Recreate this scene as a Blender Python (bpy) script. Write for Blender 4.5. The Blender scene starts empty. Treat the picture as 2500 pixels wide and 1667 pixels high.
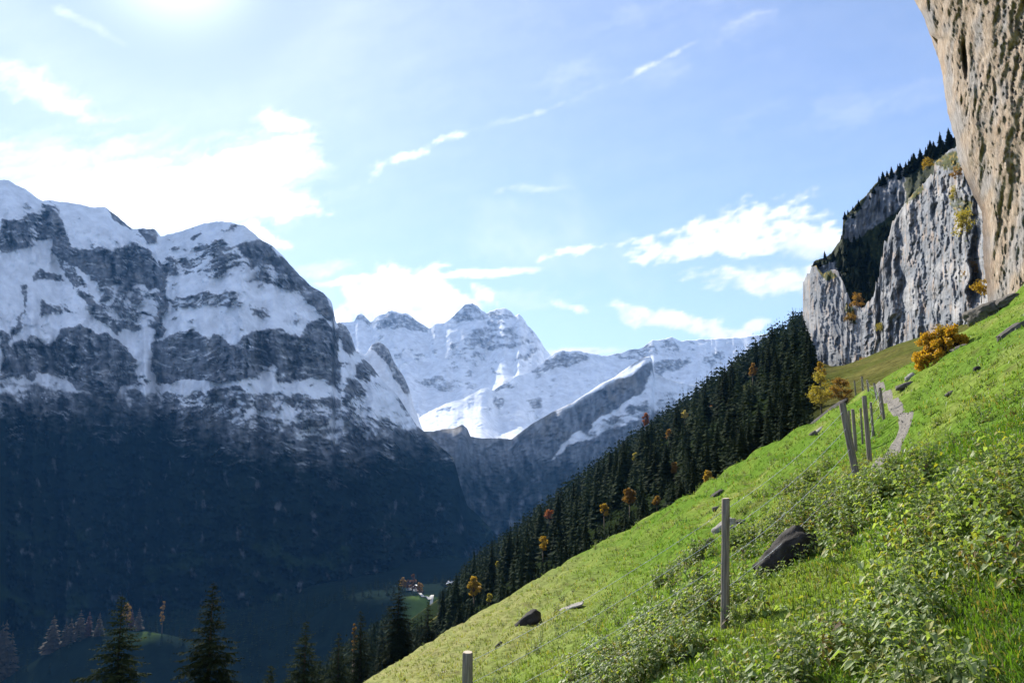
import bpy, math, random
import numpy as np
from mathutils import Vector

random.seed(7)
RNG = np.random.default_rng(7)
SC = bpy.context.scene
COL = SC.collection

# ------------------------------------------------------------------ camera
PITCH = math.radians(9.0)
FPX = 2000.0                       # focal length in pixels of a 2500 x 1667 frame
cam_d = bpy.data.cameras.new('camera')
cam_d.sensor_fit = 'HORIZONTAL'
cam_d.sensor_width = 36.0
cam_d.lens = 36.0 * FPX / 2500.0
cam_d.clip_start = 0.05
cam_d.clip_end = 200000.0
cam = bpy.data.objects.new('camera', cam_d)
cam.location = (0, 0, 0)
cam.rotation_euler = (math.radians(90) + PITCH, 0, 0)
COL.objects.link(cam)
SC.camera = cam

# ------------------------------------------------------------------ light
SUN_EL = math.radians(33.0)
SUN_AZ = math.radians(-24.5)       # measured from +Y towards +X
SUN_DIR = (math.sin(SUN_AZ) * math.cos(SUN_EL), math.cos(SUN_AZ) * math.cos(SUN_EL), math.sin(SUN_EL))
sun_d = bpy.data.lights.new('sun', 'SUN')
sun_d.energy = 4.2
sun_d.angle = math.radians(0.53)
sun_d.color = (1.0, 0.95, 0.86)
sun = bpy.data.objects.new('sun', sun_d)
sun.rotation_euler = (-Vector(SUN_DIR)).to_track_quat('-Z', 'Y').to_euler()
COL.objects.link(sun)

SC.view_settings.view_transform = 'Standard'
SC.view_settings.look = 'None'
SC.view_settings.exposure = 1.2
SC.view_settings.gamma = 1.0
SC.view_settings.use_curve_mapping = False
SC.cycles.use_denoising = True
try:
    SC.cycles.denoiser = 'OPENIMAGEDENOISE'
except Exception:
    pass
SC.cycles.max_bounces = 6
SC.cycles.diffuse_bounces = 3
SC.cycles.glossy_bounces = 2
SC.cycles.transmission_bounces = 4
SC.cycles.volume_bounces = 0
SC.cycles.transparent_max_bounces = 6
SC.cycles.caustics_reflective = False
SC.cycles.caustics_refractive = False
SC.cycles.sample_clamp_indirect = 6.0


# ------------------------------------------------------------------ geometry of the view
def ray(px, py):
    """direction (x, 1, z) per metre of forward distance through a point of the photograph"""
    px = np.asarray(px, float); py = np.asarray(py, float)
    xr = (px - 1250.0) / FPX
    yu = (833.5 - py) / FPX
    den = math.cos(PITCH) - math.sin(PITCH) * yu
    return xr / den, (math.sin(PITCH) + math.cos(PITCH) * yu) / den


def at(px, py, Y):
    s, e = ray(px, py)
    return np.stack([s * Y, np.broadcast_to(Y, np.shape(s)) * 1.0, e * Y], -1)


# ------------------------------------------------------------------ noise
def _hash(ix, iy, iz, seed):
    h = (ix.astype(np.int64) * 374761393 + iy.astype(np.int64) * 668265263 + iz.astype(np.int64) * 2147483647 + seed * 1274126177) & 0xFFFFFFFF
    h = ((h ^ (h >> 13)) * 1274126177) & 0xFFFFFFFF
    h = ((h ^ (h >> 16)) * 2246822519) & 0xFFFFFFFF
    return (h ^ (h >> 15)) & 0xFFFF


def noise2(x, y, seed=0):
    x = np.asarray(x, float); y = np.asarray(y, float)
    x, y = np.broadcast_arrays(x, y)
    xi = np.floor(x); yi = np.floor(y)
    fx = x - xi; fy = y - yi
    u = fx * fx * fx * (fx * (fx * 6 - 15) + 10); v = fy * fy * fy * (fy * (fy * 6 - 15) + 10)
    z0 = np.zeros_like(xi)
    def g(dx, dy):
        a = _hash(xi + dx, yi + dy, z0, seed) * (2 * math.pi / 65536.0)
        return np.cos(a) * (fx - dx) + np.sin(a) * (fy - dy)
    n0 = g(0, 0) * (1 - u) + g(1, 0) * u
    n1 = g(0, 1) * (1 - u) + g(1, 1) * u
    return (n0 * (1 - v) + n1 * v) * 1.45          # about -1..1


def fbm(x, y, seed=0, octv=5, gain=0.5, lac=2.03):
    t = 0.0; a = 1.0; s = 0.0
    for k in range(octv):
        t = t + a * noise2(np.asarray(x) * lac ** k + 17.3 * k, np.asarray(y) * lac ** k - 9.1 * k, seed + k * 31)
        s += a; a *= gain
    return t / s * 1.3


def ridged(x, y, seed=0, octv=4, gain=0.5):
    t = 0.0; a = 1.0; s = 0.0
    for k in range(octv):
        n = 1.0 - np.abs(noise2(np.asarray(x) * 2.05 ** k + 5.7 * k, np.asarray(y) * 2.05 ** k + 3.3 * k, seed + k * 31)) * 1.6
        t = t + a * n; s += a; a *= gain
    return t / s                                     # about 0..1, crests at 1


def sstep(a, b, x):
    t = np.clip((np.asarray(x, float) - a) / (b - a), 0, 1)
    return t * t * (3 - 2 * t)


def blur(a, n, axis):
    if n < 1: return a
    pad = [(0, 0)] * a.ndim; pad[axis] = (n, n)
    b = np.cumsum(np.pad(a, pad, mode='edge'), axis=axis)
    b = np.concatenate([np.zeros_like(np.take(b, [0], axis)), b], axis)
    m = a.shape[axis]
    return (np.take(b, np.arange(2 * n + 1, 2 * n + 1 + m), axis) - np.take(b, np.arange(0, m), axis)) / (2 * n + 1)


def inpoly(x, y, poly):
    ins = np.zeros(x.shape, bool)
    n = len(poly)
    for i in range(n):
        x1, y1 = poly[i]; x2, y2 = poly[(i + 1) % n]
        if y1 == y2: continue
        c = ((y1 > y) != (y2 > y)) & (x < (x2 - x1) * (y - y1) / (y2 - y1) + x1)
        ins ^= c
    return ins


def lerp(a, b, t):
    return a + (b - a) * t


def mixc(c0, c1, t):
    t = np.asarray(t)[..., None]
    return np.asarray(c0) * (1 - t) + np.asarray(c1) * t


# ------------------------------------------------------------------ meshes
def mesh_from(name, verts, faces, col=None, smooth=True, uv=None, matidx=None):
    """verts (n,3) array, faces (m,k) int array or list of such arrays, col (n,3) per-point colours"""
    me = bpy.data.meshes.new(name)
    verts = np.ascontiguousarray(verts, np.float32).reshape(-1, 3)
    fl = faces if isinstance(faces, list) else [faces]
    fl = [np.asarray(f, np.int32) for f in fl if len(f)]
    loops = np.concatenate([f.ravel() for f in fl])
    tot = np.concatenate([np.full(len(f), f.shape[1], np.int32) for f in fl])
    start = np.concatenate([[0], np.cumsum(tot)[:-1]]).astype(np.int32)
    me.vertices.add(len(verts)); me.loops.add(len(loops)); me.polygons.add(len(tot))
    me.vertices.foreach_set('co', verts.ravel())
    me.loops.foreach_set('vertex_index', loops)
    me.polygons.foreach_set('loop_start', start)
    me.polygons.foreach_set('use_smooth', np.full(len(tot), smooth, bool))
    if matidx is not None:
        me.polygons.foreach_set('material_index', np.asarray(matidx, np.int32))
    if col is not None:
        ca = me.color_attributes.new('col', 'FLOAT_COLOR', 'POINT')
        c4 = np.ones((len(verts), 4), np.float32); c4[:, :3] = np.asarray(col).reshape(-1, 3)
        ca.data.foreach_set('color', c4.ravel())
    me.update(calc_edges=True)
    return me


def grid_faces(nu, nv):
    i = np.arange(nu - 1)[:, None] * nv + np.arange(nv - 1)[None, :]
    return np.stack([i, i + nv, i + nv + 1, i + 1], -1).reshape(-1, 4)


def obj(name, me, mat=None, parent=None, loc=None, rot=None, scale=None, label=None, cat=None, group=None, kind=None):
    o = bpy.data.objects.new(name, me)
    COL.objects.link(o)
    if mat is not None and me is not None:
        if not me.materials:
            for m in (mat if isinstance(mat, (list, tuple)) else [mat]): me.materials.append(m)
    if parent is not None: o.parent = parent
    if loc is not None: o.location = loc
    if rot is not None: o.rotation_euler = rot
    if scale is not None: o.scale = (scale,) * 3 if np.isscalar(scale) else scale
    if label: o['label'] = label
    if cat: o['category'] = cat
    if group: o['group'] = group
    if kind: o['kind'] = kind
    return o


# ------------------------------------------------------------------ materials
class NT:
    def __init__(self, tree): self.t = tree
    def n(self, typ, **kw):
        nd = self.t.nodes.new(typ)
        for k, v in kw.items():
            if k.startswith('i_'):
                nd.inputs[k[2:].replace('_', ' ')].default_value = v
            else: setattr(nd, k, v)
        return nd
    def l(self, a, b): self.t.links.new(a, b)
    def put(self, sock, v):
        if hasattr(v, 'is_output') or isinstance(v, bpy.types.NodeSocket): self.t.links.new(v, sock)
        else: sock.default_value = v
    def m(self, op, a, b=0.0, c=None, clamp=False):
        nd = self.t.nodes.new('ShaderNodeMath'); nd.operation = op; nd.use_clamp = clamp
        self.put(nd.inputs[0], a); self.put(nd.inputs[1], b)
        if c is not None: self.put(nd.inputs[2], c)
        return nd.outputs[0]
    def v(self, op, a, b=None, scale=None):
        nd = self.t.nodes.new('ShaderNodeVectorMath'); nd.operation = op
        self.put(nd.inputs[0], a)
        if b is not None: self.put(nd.inputs[1], b)
        if scale is not None: self.put(nd.inputs[3], scale)
        return nd.outputs['Value'] if op in ('LENGTH', 'DOT_PRODUCT', 'DISTANCE') else nd.outputs[0]
    def noise(self, vec, scale, detail=4, rough=0.55, dist=0.0, col=False, dim='3D'):
        nd = self.t.nodes.new('ShaderNodeTexNoise')
        nd.noise_dimensions = dim
        nd.inputs['Scale'].default_value = scale; nd.inputs['Detail'].default_value = detail
        nd.inputs['Roughness'].default_value = rough; nd.inputs['Distortion'].default_value = dist
        if vec is not None: self.t.links.new(vec, nd.inputs['Vector'])
        return nd.outputs['Color'] if col else nd.outputs[0]
    def ramp(self, f, lo, hi, a=0.0, b=1.0):
        nd = self.t.nodes.new('ShaderNodeMapRange'); nd.interpolation_type = 'SMOOTHSTEP'
        self.put(nd.inputs[0], f); self.put(nd.inputs[1], lo); self.put(nd.inputs[2], hi)
        self.put(nd.inputs[3], a); self.put(nd.inputs[4], b)
        return nd.outputs[0]
    def mix(self, f, a, b, mode='MIX'):
        nd = self.t.nodes.new('ShaderNodeMix'); nd.data_type = 'RGBA'; nd.blend_type = mode
        self.put(nd.inputs[0], f); self.put(nd.inputs[6], a); self.put(nd.inputs[7], b)
        return nd.outputs[2]


def new_mat(name):
    m = bpy.data.materials.new(name); m.use_nodes = True
    m.node_tree.nodes.clear()
    t = NT(m.node_tree)
    out = t.n('ShaderNodeOutputMaterial')
    return m, t, out


def mat_attr(name, rough=0.9, spec=0.2, var=0.25, vscale=1.0, stretch=(1, 1, 1), bump=0.0, bdist=0.1, sheen=0.0):
    """colour from the mesh's own point colours, varied and roughened by noise"""
    m, t, out = new_mat(name)
    b = t.n('ShaderNodeBsdfPrincipled')
    b.inputs['Roughness'].default_value = rough
    b.inputs['Specular IOR Level'].default_value = spec
    at_ = t.n('ShaderNodeAttribute', attribute_name='col')
    tc = t.n('ShaderNodeTexCoord')
    mp = t.n('ShaderNodeMapping'); mp.inputs['Scale'].default_value = stretch
    t.l(tc.outputs['Object'], mp.inputs['Vector'])
    nz = t.noise(mp.outputs[0], vscale, 6, 0.62)
    f = t.ramp(nz, 0.25, 0.75, 1 - var, 1 + var)
    c = t.v('SCALE', at_.outputs['Color'], scale=f)
    t.l(c, b.inputs['Base Color'])
    if bump > 0:
        bp = t.n('ShaderNodeBump'); bp.inputs['Strength'].default_value = bump; bp.inputs['Distance'].default_value = bdist
        t.l(nz, bp.inputs['Height']); t.l(bp.outputs[0], b.inputs['Normal'])
    t.l(b.outputs[0], out.inputs[0])
    return m


def mat_leaf(name, trans=0.35, rough=0.5, spec=0.4, attr=True, color=None, rnd=0.15, tcol=(1.15, 1.25, 0.5)):
    """thin leaf or blade: diffuse and glossy front, light passing through"""
    m, t, out = new_mat(name)
    b = t.n('ShaderNodeBsdfPrincipled')
    b.inputs['Roughness'].default_value = rough
    b.inputs['Specular IOR Level'].default_value = spec
    if attr:
        c = t.n('ShaderNodeAttribute', attribute_name='col').outputs['Color']
    else:
        rgb = t.n('ShaderNodeRGB'); rgb.outputs[0].default_value = (*color, 1); c = rgb.outputs[0]
    oi = t.n('ShaderNodeObjectInfo')
    f = t.ramp(oi.outputs['Random'], 0, 1, 1 - rnd, 1 + rnd)
    c = t.v('SCALE', c, scale=f)
    t.l(c, b.inputs['Base Color'])
    tr = t.n('ShaderNodeBsdfTranslucent')
    t.l(t.v('MULTIPLY', c, tcol), tr.inputs[0])
    mx = t.n('ShaderNodeMixShader'); mx.inputs[0].default_value = trans
    t.l(b.outputs[0], mx.inputs[1]); t.l(tr.outputs[0], mx.inputs[2])
    t.l(mx.outputs[0], out.inputs[0])
    return m


def mat_plain(name, color, rough=0.8, spec=0.25, var=0.3, vscale=8.0, stretch=(1, 1, 1), bump=0.3, bdist=0.02, color2=None):
    m, t, out = new_mat(name)
    b = t.n('ShaderNodeBsdfPrincipled')
    b.inputs['Roughness'].default_value = rough
    b.inputs['Specular IOR Level'].default_value = spec
    tc = t.n('ShaderNodeTexCoord')
    mp = t.n('ShaderNodeMapping'); mp.inputs['Scale'].default_value = stretch
    t.l(tc.outputs['Object'], mp.inputs['Vector'])
    nz = t.noise(mp.outputs[0], vscale, 5, 0.6)
    c2 = color2 or tuple(x * (1 - var) for x in color)
    c = t.mix(t.ramp(nz, 0.3, 0.7), (*c2, 1), (*color, 1))
    t.l(c, b.inputs['Base Color'])
    if bump:
        bp = t.n('ShaderNodeBump'); bp.inputs['Strength'].default_value = bump; bp.inputs['Distance'].default_value = bdist
        t.l(nz, bp.inputs['Height']); t.l(bp.outputs[0], b.inputs['Normal'])
    t.l(b.outputs[0], out.inputs[0])
    return m


# ------------------------------------------------------------------ sky
SKY_STR = 0.086
SKY_TINT = (1.10, 1.01, 1.03)
HALO = (0.45, 7.0)
CLOUD_V = 0.70                       # radiance of a fully lit thick cloud


def build_world():
    w = bpy.data.worlds.new('World'); SC.world = w; w.use_nodes = True
    w.node_tree.nodes.clear()
    t = NT(w.node_tree)
    out = t.n('ShaderNodeOutputWorld'); bg = t.n('ShaderNodeBackground')
    bg.inputs['Strength'].default_value = SKY_STR
    sky = t.n('ShaderNodeTexSky', sky_type='NISHITA', sun_disc=False)
    sky.sun_elevation = SUN_EL; sky.sun_rotation = SUN_AZ
    sky.altitude = 1400; sky.air_density = 1.0; sky.dust_density = 0.15; sky.ozone_density = 1.0
    D = t.n('ShaderNodeTexCoord').outputs['Generated']
    cs = t.m('MAXIMUM', t.v('DOT_PRODUCT', t.v('NORMALIZE', D), SUN_DIR), 0.0)
    halo = t.m('MULTIPLY_ADD', t.m('POWER', cs, 60.0), HALO[0], t.m('MULTIPLY', t.m('POWER', cs, 420.0), HALO[1]))
    c = t.v('ADD', t.v('MULTIPLY', sky.outputs[0], SKY_TINT), t.v('SCALE', (1.0, 0.99, 0.95), scale=halo))
    t.l(c, bg.inputs[0]); t.l(bg.outputs[0], out.inputs[0])
    w.cycles.sampling_method = 'MANUAL'; w.cycles.sample_map_resolution = 256


build_world()

# px, py, radius x, radius y (pixels), tilt (deg, anticlockwise), texture, noise gain, sharpness, opacity
CLOUDS = [
    (120, 450, 580, 140, 4, 'f', 1.5, 0.6, 1.0),
    (430, 490, 430, 130, 6, 'f', 1.1, 0.9, 1.0),
    (640, 390, 195, 95, 20, 'f', 1.7, 0.65, 1.0),
    (690, 305, 90, 42, -16, 'f', 1.6, 0.8, 0.75),
    (650, 500, 160, 36, -4, 'c', 2.2, 1.0, 0.85),
    (90, 215, 230, 46, -20, 'f', 2.0, 0.6, 0.75),
    (215, 60, 150, 16, -27, 'f', 2.0, 0.7, 0.55),
    (650, 580, 74, 30, -30, 'p', 1.5, 1.3, 0.9),
    (790, 655, 90, 24, 6, 'f', 2.2, 0.8, 0.6),
    (985, 715, 118, 86, 0, 'p', 1.1, 2.4, 1.0),
    (1060, 760, 140, 54, 0, 'p', 1.1, 2.4, 1.0),
    (890, 735, 76, 60, 0, 'p', 1.8, 1.2, 0.9),
    (1185, 720, 38, 24, -25, 'p', 1.6, 1.4, 0.9),
    (825, 775, 44, 28, -20, 'p', 0.8, 1.6, 0.95),
    (860, 683, 120, 13, 4, 'f', 1.0, 1.2, 0.95),
    (1180, 668, 190, 13, 4.5, 'f', 0.9, 1.3, 1.0),
    (1078, 650, 34, 6, 4, 'f', 0.8, 1.0, 0.8),
    (1390, 615, 105, 18, 13, 'c', 2.0, 1.2, 0.9),
    (1090, 340, 90, 11, 20, 'q', 2.4, 0.7, 0.66),
    (985, 385, 110, 13, 20, 'q', 2.0, 0.7, 0.6),
    (1200, 308, 80, 9, 21, 'q', 2.4, 0.5, 0.16),
    (1450, 225, 80, 10, 22, 'q', 2.4, 0.5, 0.14),
    (920, 425, 34, 16, 50, 'q', 2.2, 0.6, 0.5),
    (1310, 275, 90, 8, 22, 'q', 2.0, 0.6, 0.42),
    (1600, 155, 130, 9, 28, 'q', 1.8, 0.6, 0.66),
    (1620, 180, 90, 40, 25, 'f', 1.4, 0.5, 0.30),
    (1420, 185, 130, 46, 12, 'f', 1.6, 0.5, 0.30),
    (1815, 65, 85, 28, 24, 'f', 2.2, 0.6, 0.42),
    (2050, 270, 360, 60, 10, 'f', 1.8, 0.45, 0.30),
    (1640, 20, 300, 60, 14, 'f', 1.8, 0.45, 0.18),
    (1770, 585, 310, 46, 5, 'c', 2.3, 1.3, 0.97),
    (1850, 545, 200, 56, 12, 'c', 2.6, 1.1, 0.95),
    (2010, 600, 140, 34, 2, 'f', 1.2, 1.1, 0.9),
    (1910, 680, 260, 42, 2, 'c', 1.6, 1.2, 0.98),
    (1650, 785, 165, 30, -14, 'p', 1.5, 1.6, 1.0),
    (1535, 760, 55, 26, -35, 'p', 1.6, 1.2, 0.9),
    (1770, 820, 90, 22, -4, 'p', 1.3, 1.7, 0.95),
    (1850, 790, 38, 20, 10, 'p', 1.4, 1.5, 0.95),
    (1395, 750, 52, 15, -24, 'p', 2.2, 1.1, 0.85),
    (1420, 858, 130, 11, 2, 'f', 1.0, 1.2, 0.9),
    (1280, 555, 120, 26, -6, 'f', 2.0, 0.6, 0.30),
    (1300, 725, 200, 30, 0, 'f', 2.2, 0.6, 0.28),
    (1300, 465, 130, 14, 4, 'c', 2.6, 0.7, 0.30),
]


def build_clouds():
    """a dome far outside the air we see, carrying how much cloud stands in each direction"""
    az = np.radians(np.concatenate([np.linspace(-180, -38, 30)[:-1], np.linspace(-38, 38, 470), np.linspace(38, 180, 30)[1:]]))
    el = np.radians(np.concatenate([np.linspace(-2, 33, 225), np.linspace(33, 90, 18)[1:]]))
    A, E = np.meshgrid(az, el, indexing='ij')
    D = np.stack([np.sin(A) * np.cos(E), np.cos(A) * np.cos(E), np.sin(E)], -1)
    yf = np.maximum(D[..., 1], 0.12)
    s = D[..., 0] / yf; e = D[..., 2] / yf
    ys = np.tan(np.arctan(e) - PITCH)                       # back to the frame of the photograph
    den = math.cos(PITCH) - math.sin(PITCH) * ys
    px = 1250 + s * den * FPX; py = 833.5 - ys * FPX
    w1 = fbm(px / 150., py / 110., 601, 6, 0.6); w2 = fbm(px / 150., py / 110., 602, 6, 0.6)
    wx = px + 46 * w1; wy = py + 30 * w2
    a = math.radians(14)
    fu = (px * math.cos(a) - py * math.sin(a)); fv = (px * math.sin(a) + py * math.cos(a))
    TEX = {'f': fbm(fu / 190. + 0.5 * w1, fv / 46. + 0.5 * w2, 603, 6, 0.6), 'p': fbm(px / 52., py / 44., 604, 6, 0.56),
           'c': 0.75 * fbm(fu / 44. + 0.3 * w1, fv / 17. + 0.3 * w2, 605, 4, 0.5) + 0.55 * fbm(px / 110., py / 60., 606, 3), 'q': fbm(px / 40., py / 26., 607, 6, 0.62)}
    dens = np.zeros(px.shape)
    for (cx, cy, rx, ry, rot, tex, k, sharp, amp) in CLOUDS:
        ra = math.radians(-rot); big = min(1.0, ry / 30.0)
        dx = lerp(px, wx, big * 0.9 + 0.1) - cx; dy = lerp(py, wy, big * 0.9 + 0.1) - cy
        u = (dx * math.cos(ra) + dy * math.sin(ra)) / rx; v = (-dx * math.sin(ra) + dy * math.cos(ra)) / ry
        f = 1 - (u * u + v * v) + 0.5 * k * TEX[tex]
        f = sstep(0, 1.0 / sharp * 1.3, f) * amp
        dens = 1 - (1 - dens) * (1 - f)
    dens *= sstep(0.12, 0.3, D[..., 1])
    cir = sstep(0.15, 0.9, fbm(D[..., 0] * 3.0 + D[..., 2], D[..., 1] * 3.0 - 2 * D[..., 2], 608, 6, 0.6)) * 0.30 * sstep(0, 0.2, D[..., 2])
    # outside the frame denser, unseen cloud is added to lift the ambient light
    rest = sstep(-0.15, 0.55, fbm(D[..., 0] * 4.0 + D[..., 2] * 2, D[..., 1] * 4.0 - 3 * D[..., 2], 609, 6, 0.6)) * 0.75 * sstep(0.02, 0.2, D[..., 2])
    cir = np.maximum(cir, rest * np.maximum(sstep(0.45, 0.1, D[..., 1]), sstep(0.60, 0.72, D[..., 2])))
    cs = np.clip(D @ np.array(SUN_DIR), 0, 1)
    veil = 0.055 + 0.08 * cs ** 6 + 0.03 * TEX['f'] * sstep(0.12, 0.3, D[..., 1])
    dens = 1 - (1 - np.maximum(dens, cir)) * (1 - np.clip(veil, 0, 1))
    dens *= sstep(math.cos(math.radians(4)), math.cos(math.radians(11)), cs)      # open sky at the sun itself
    shade = 0.90 + 0.9 * cs ** 14 + 0.10 * TEX['p'] - 0.22 * sstep(0.55, 1.0, dens) * sstep(0.1, -0.5, TEX['p']) * sstep(720, 760, py)
    C = np.stack([shade * CLOUD_V, shade * CLOUD_V, shade * CLOUD_V * 1.02], -1)
    me = mesh_from('sky', (D * 90000).reshape(-1, 3), grid_faces(len(az), len(el)), C.reshape(-1, 3))
    da = me.attributes.new('cloud', 'FLOAT', 'POINT'); da.data.foreach_set('value', np.clip(dens, 0, 1).ravel().astype(np.float32))
    m, t, out = new_mat('cloud_layer')
    em = t.n('ShaderNodeEmission'); tr = t.n('ShaderNodeBsdfTransparent'); mx = t.n('ShaderNodeMixShader')
    t.l(t.n('ShaderNodeAttribute', attribute_name='col').outputs['Color'], em.inputs[0])
    t.l(t.n('ShaderNodeAttribute', attribute_name='cloud').outputs['Fac'], mx.inputs[0])
    t.l(tr.outputs[0], mx.inputs[1]); t.l(em.outputs[0], mx.inputs[2]); t.l(mx.outputs[0], out.inputs[0])
    m.cycles.emission_sampling = 'NONE'
    obj('sky', me, m, kind='structure', label='pale blue sky with thin white clouds')


build_clouds()

# ------------------------------------------------------------------ mountains as rock walls with ledges and snow
def zp(ox, oy, sc):
    return lambda *pts: [(ox + x / sc, oy + y / sc) for x, y in pts]


WALLS = {}


def wall_depth(name, px, py):
    """distance of a wall's surface in the direction of a point of the photograph"""
    p1, cp, bp, Yd = WALLS[name]
    i = int(np.clip(np.searchsorted(p1, px), 0, len(p1) - 1)); v = np.clip((py - cp[i]) / (bp[i] - cp[i]), 0, 1)
    return float(Yd[i, int(v * (Yd.shape[1] - 1))])


def build_wall(name, crest, base, ycrest, px0, px1, nx, ny, paints, color_fn, mat, label=None,
               slope_snow=40.0, slope_rock=72.0, r0=0.2, rnoise=0.35, rscale=(1 / 60., 1 / 34.), crest_amp=2.0,
               rib=40.0, ribs=(1 / 55., 1 / 260.), strata=0.0, strata_f=1 / 9., fold=None, warp=14.0, seed=1, back=900.0, vpow=1.0, fine=6.0, slope_fn=None, soft=0.78, lowcut=None, ribwarp=26.0, couple=0.0, ribo=4, hard=0.12, facet=0.0, cjit=0.0):
    px1d = np.linspace(px0, px1, nx)
    cp = np.interp(px1d + cjit * fbm(px1d / 7., 0 * px1d, seed + 7, 4, 0.6), [c[0] for c in crest], [c[1] for c in crest])
    cp = cp - crest_amp * (fbm(px1d / 26.0, 0 * px1d, seed, 5, 0.6) + 0.3 * ridged(px1d / 11.0, 0 * px1d, seed + 5))
    bp = np.interp(px1d, [c[0] for c in base], [c[1] for c in base])
    yc = np.interp(px1d, [c[0] for c in ycrest], [c[1] for c in ycrest])
    v = np.linspace(0, 1, ny) ** vpow
    PX = np.repeat(px1d[:, None], ny, 1)
    PY = cp[:, None] + (bp - cp)[:, None] * v[None]
    wx = PX + warp * fbm(PX / 70., PY / 70., seed + 11, 5, 0.58)
    wy = PY + warp * 0.8 * fbm(PX / 60., PY / 60., seed + 12, 5, 0.58)
    R = np.full(PX.shape, float(r0)); S = np.full(PX.shape, float(slope_snow))
    for p in paints:
        m = inpoly(wx, wy, p[0])
        R[m] = p[1]
        if len(p) > 2 and p[2] is not None: S[m] = p[2]
    fx = max(1, int(nx / (px1 - px0) * 4)); fy = max(1, int(ny / np.mean(bp - cp) * 3))
    R = blur(blur(R, fx, 0), fy, 1); S = blur(blur(S, fx, 0), fy * 2, 1)
    n1 = fbm(PX * rscale[0], PY * rscale[1], seed + 20, 7, 0.7)
    fold_v = fold(PX, PY) if fold is not None else 0.0
    if strata > 0:
        sy = wy + fold_v
        st = fbm(PX / 130., sy * strata_f, seed + 30, 5, 0.65)
        n1 = n1 + strata * st
    wr = fbm(PX / 80., PY / 60., seed + 41, 4, 0.6)
    rb = ridged((PX + ribwarp * wr) * ribs[0], (PY + 1.5 * ribwarp * wr) * ribs[1], seed + 40, ribo, 0.55)
    rb = 0.5 + (rb - 0.5) * (0.35 + 0.9 * sstep(-0.6, 0.5, fbm(PX / 130., PY / 90., seed + 42, 3)))
    n2 = fbm(wx / 34., (wy + fold_v) / 9., seed + 21, 5, 0.6)
    dn = ridged((wx + 0.25 * PY) / 40., PY / 80., seed + 22, 4, 0.6) - 0.55
    Rs = 0.5 + (R - 0.5) * soft + couple * (rb - 0.5) - (0.035 if couple > 0.3 else 0.0)
    Rm = sstep(0.5 - hard, 0.5 + hard, Rs + rnoise * (0.7 * n1 + 0.75 * n2 + 0.45 * dn))
    # descend from the crest: steep where it is rock, ledges where it carries snow
    slope = np.radians(lerp(S, slope_rock, Rm))
    if slope_fn is not None: slope = slope_fn(PX, PY, slope)
    dpy = np.diff(PY, axis=1, prepend=PY[:, :1])
    cum = np.cumsum(dpy * (yc[:, None] / FPX) / np.tan(slope), axis=1)
    cum = blur(blur(cum, max(1, int(3 * fx)), 0), max(1, int(2 * fx)), 0)
    Yd = yc[:, None] - cum
    fade = sstep(0, 0.06, v)[None]
    Yd = Yd - fade * rib * (rb - 0.5) * (0.35 + 0.65 * blur(Rm, 2, 0)) * (1 if lowcut is None else 1 - 0.6 * sstep(lowcut, lowcut + 90, PY))
    if lowcut is not None: Yd = Yd - 60 * fbm(PX / 55., PY / 42., seed + 43, 5, 0.6) * sstep(lowcut, lowcut + 90, PY)
    Yd = Yd - fade * fine * fbm(PX / 9., PY / 7., seed + 50, 4, 0.6) * (0.2 + Rm)
    if facet > 0:           # broken faces with sharp steps and cracks between them
        g1 = fbm((PX + 5 * wr) / 26., PY / 95., seed + 51, 4, 0.62) * 3.0; g2 = fbm((PX + 3 * wr) / 11., PY / 34., seed + 52, 4, 0.62) * 3.0
        st_ = lambda g: np.floor(g) + sstep(0.62, 1.0, g - np.floor(g))
        Yd = Yd - fade * facet * (st_(g1) / 3.0 + 0.4 * st_(g2) / 3.0)
    WALLS[name] = (px1d, cp, bp, Yd)
    V = at(PX, PY, Yd)
    C = color_fn(PX, PY, Rm, n1, rb, V, fold_v)
    # the far side falls away behind the crest
    nb = 7
    k = (np.arange(nb, 0, -1) / nb)[None, :, None]
    bk = V[:, :1] + np.concatenate([np.zeros_like(V[:, :1, :1]), np.full_like(V[:, :1, :1], back), np.full_like(V[:, :1, :1], -back * 0.85)], -1) * (k ** 1.3)
    bk[..., 0] = bk[..., 0] + (V[:, :1, 0] / yc[:, None]) * back * k[..., 0]
    V = np.concatenate([bk, V], 1); C = np.concatenate([np.repeat(C[:, :1], nb, 1), C], 1)
    me = mesh_from(name, V.reshape(-1, 3), grid_faces(nx, ny + nb), C.reshape(-1, 3))
    o = obj(name, me, mat, kind='structure')
    if label: o['label'] = label
    return o


SNOW = np.array((0.86, 0.885, 0.92)); ROCK = np.array((0.185, 0.192, 0.205)); ROCKT = np.array((0.30, 0.26, 0.205))
WOOD = np.array((0.010, 0.017, 0.013)); HAY = np.array((0.20, 0.155, 0.085)); TURF = np.array((0.018, 0.032, 0.014))
M_MOUNT = mat_attr('mountain_rock_and_snow', rough=1.0, spec=0.0, var=0.16, vscale=0.02, bump=0.5, bdist=6.0)

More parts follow.
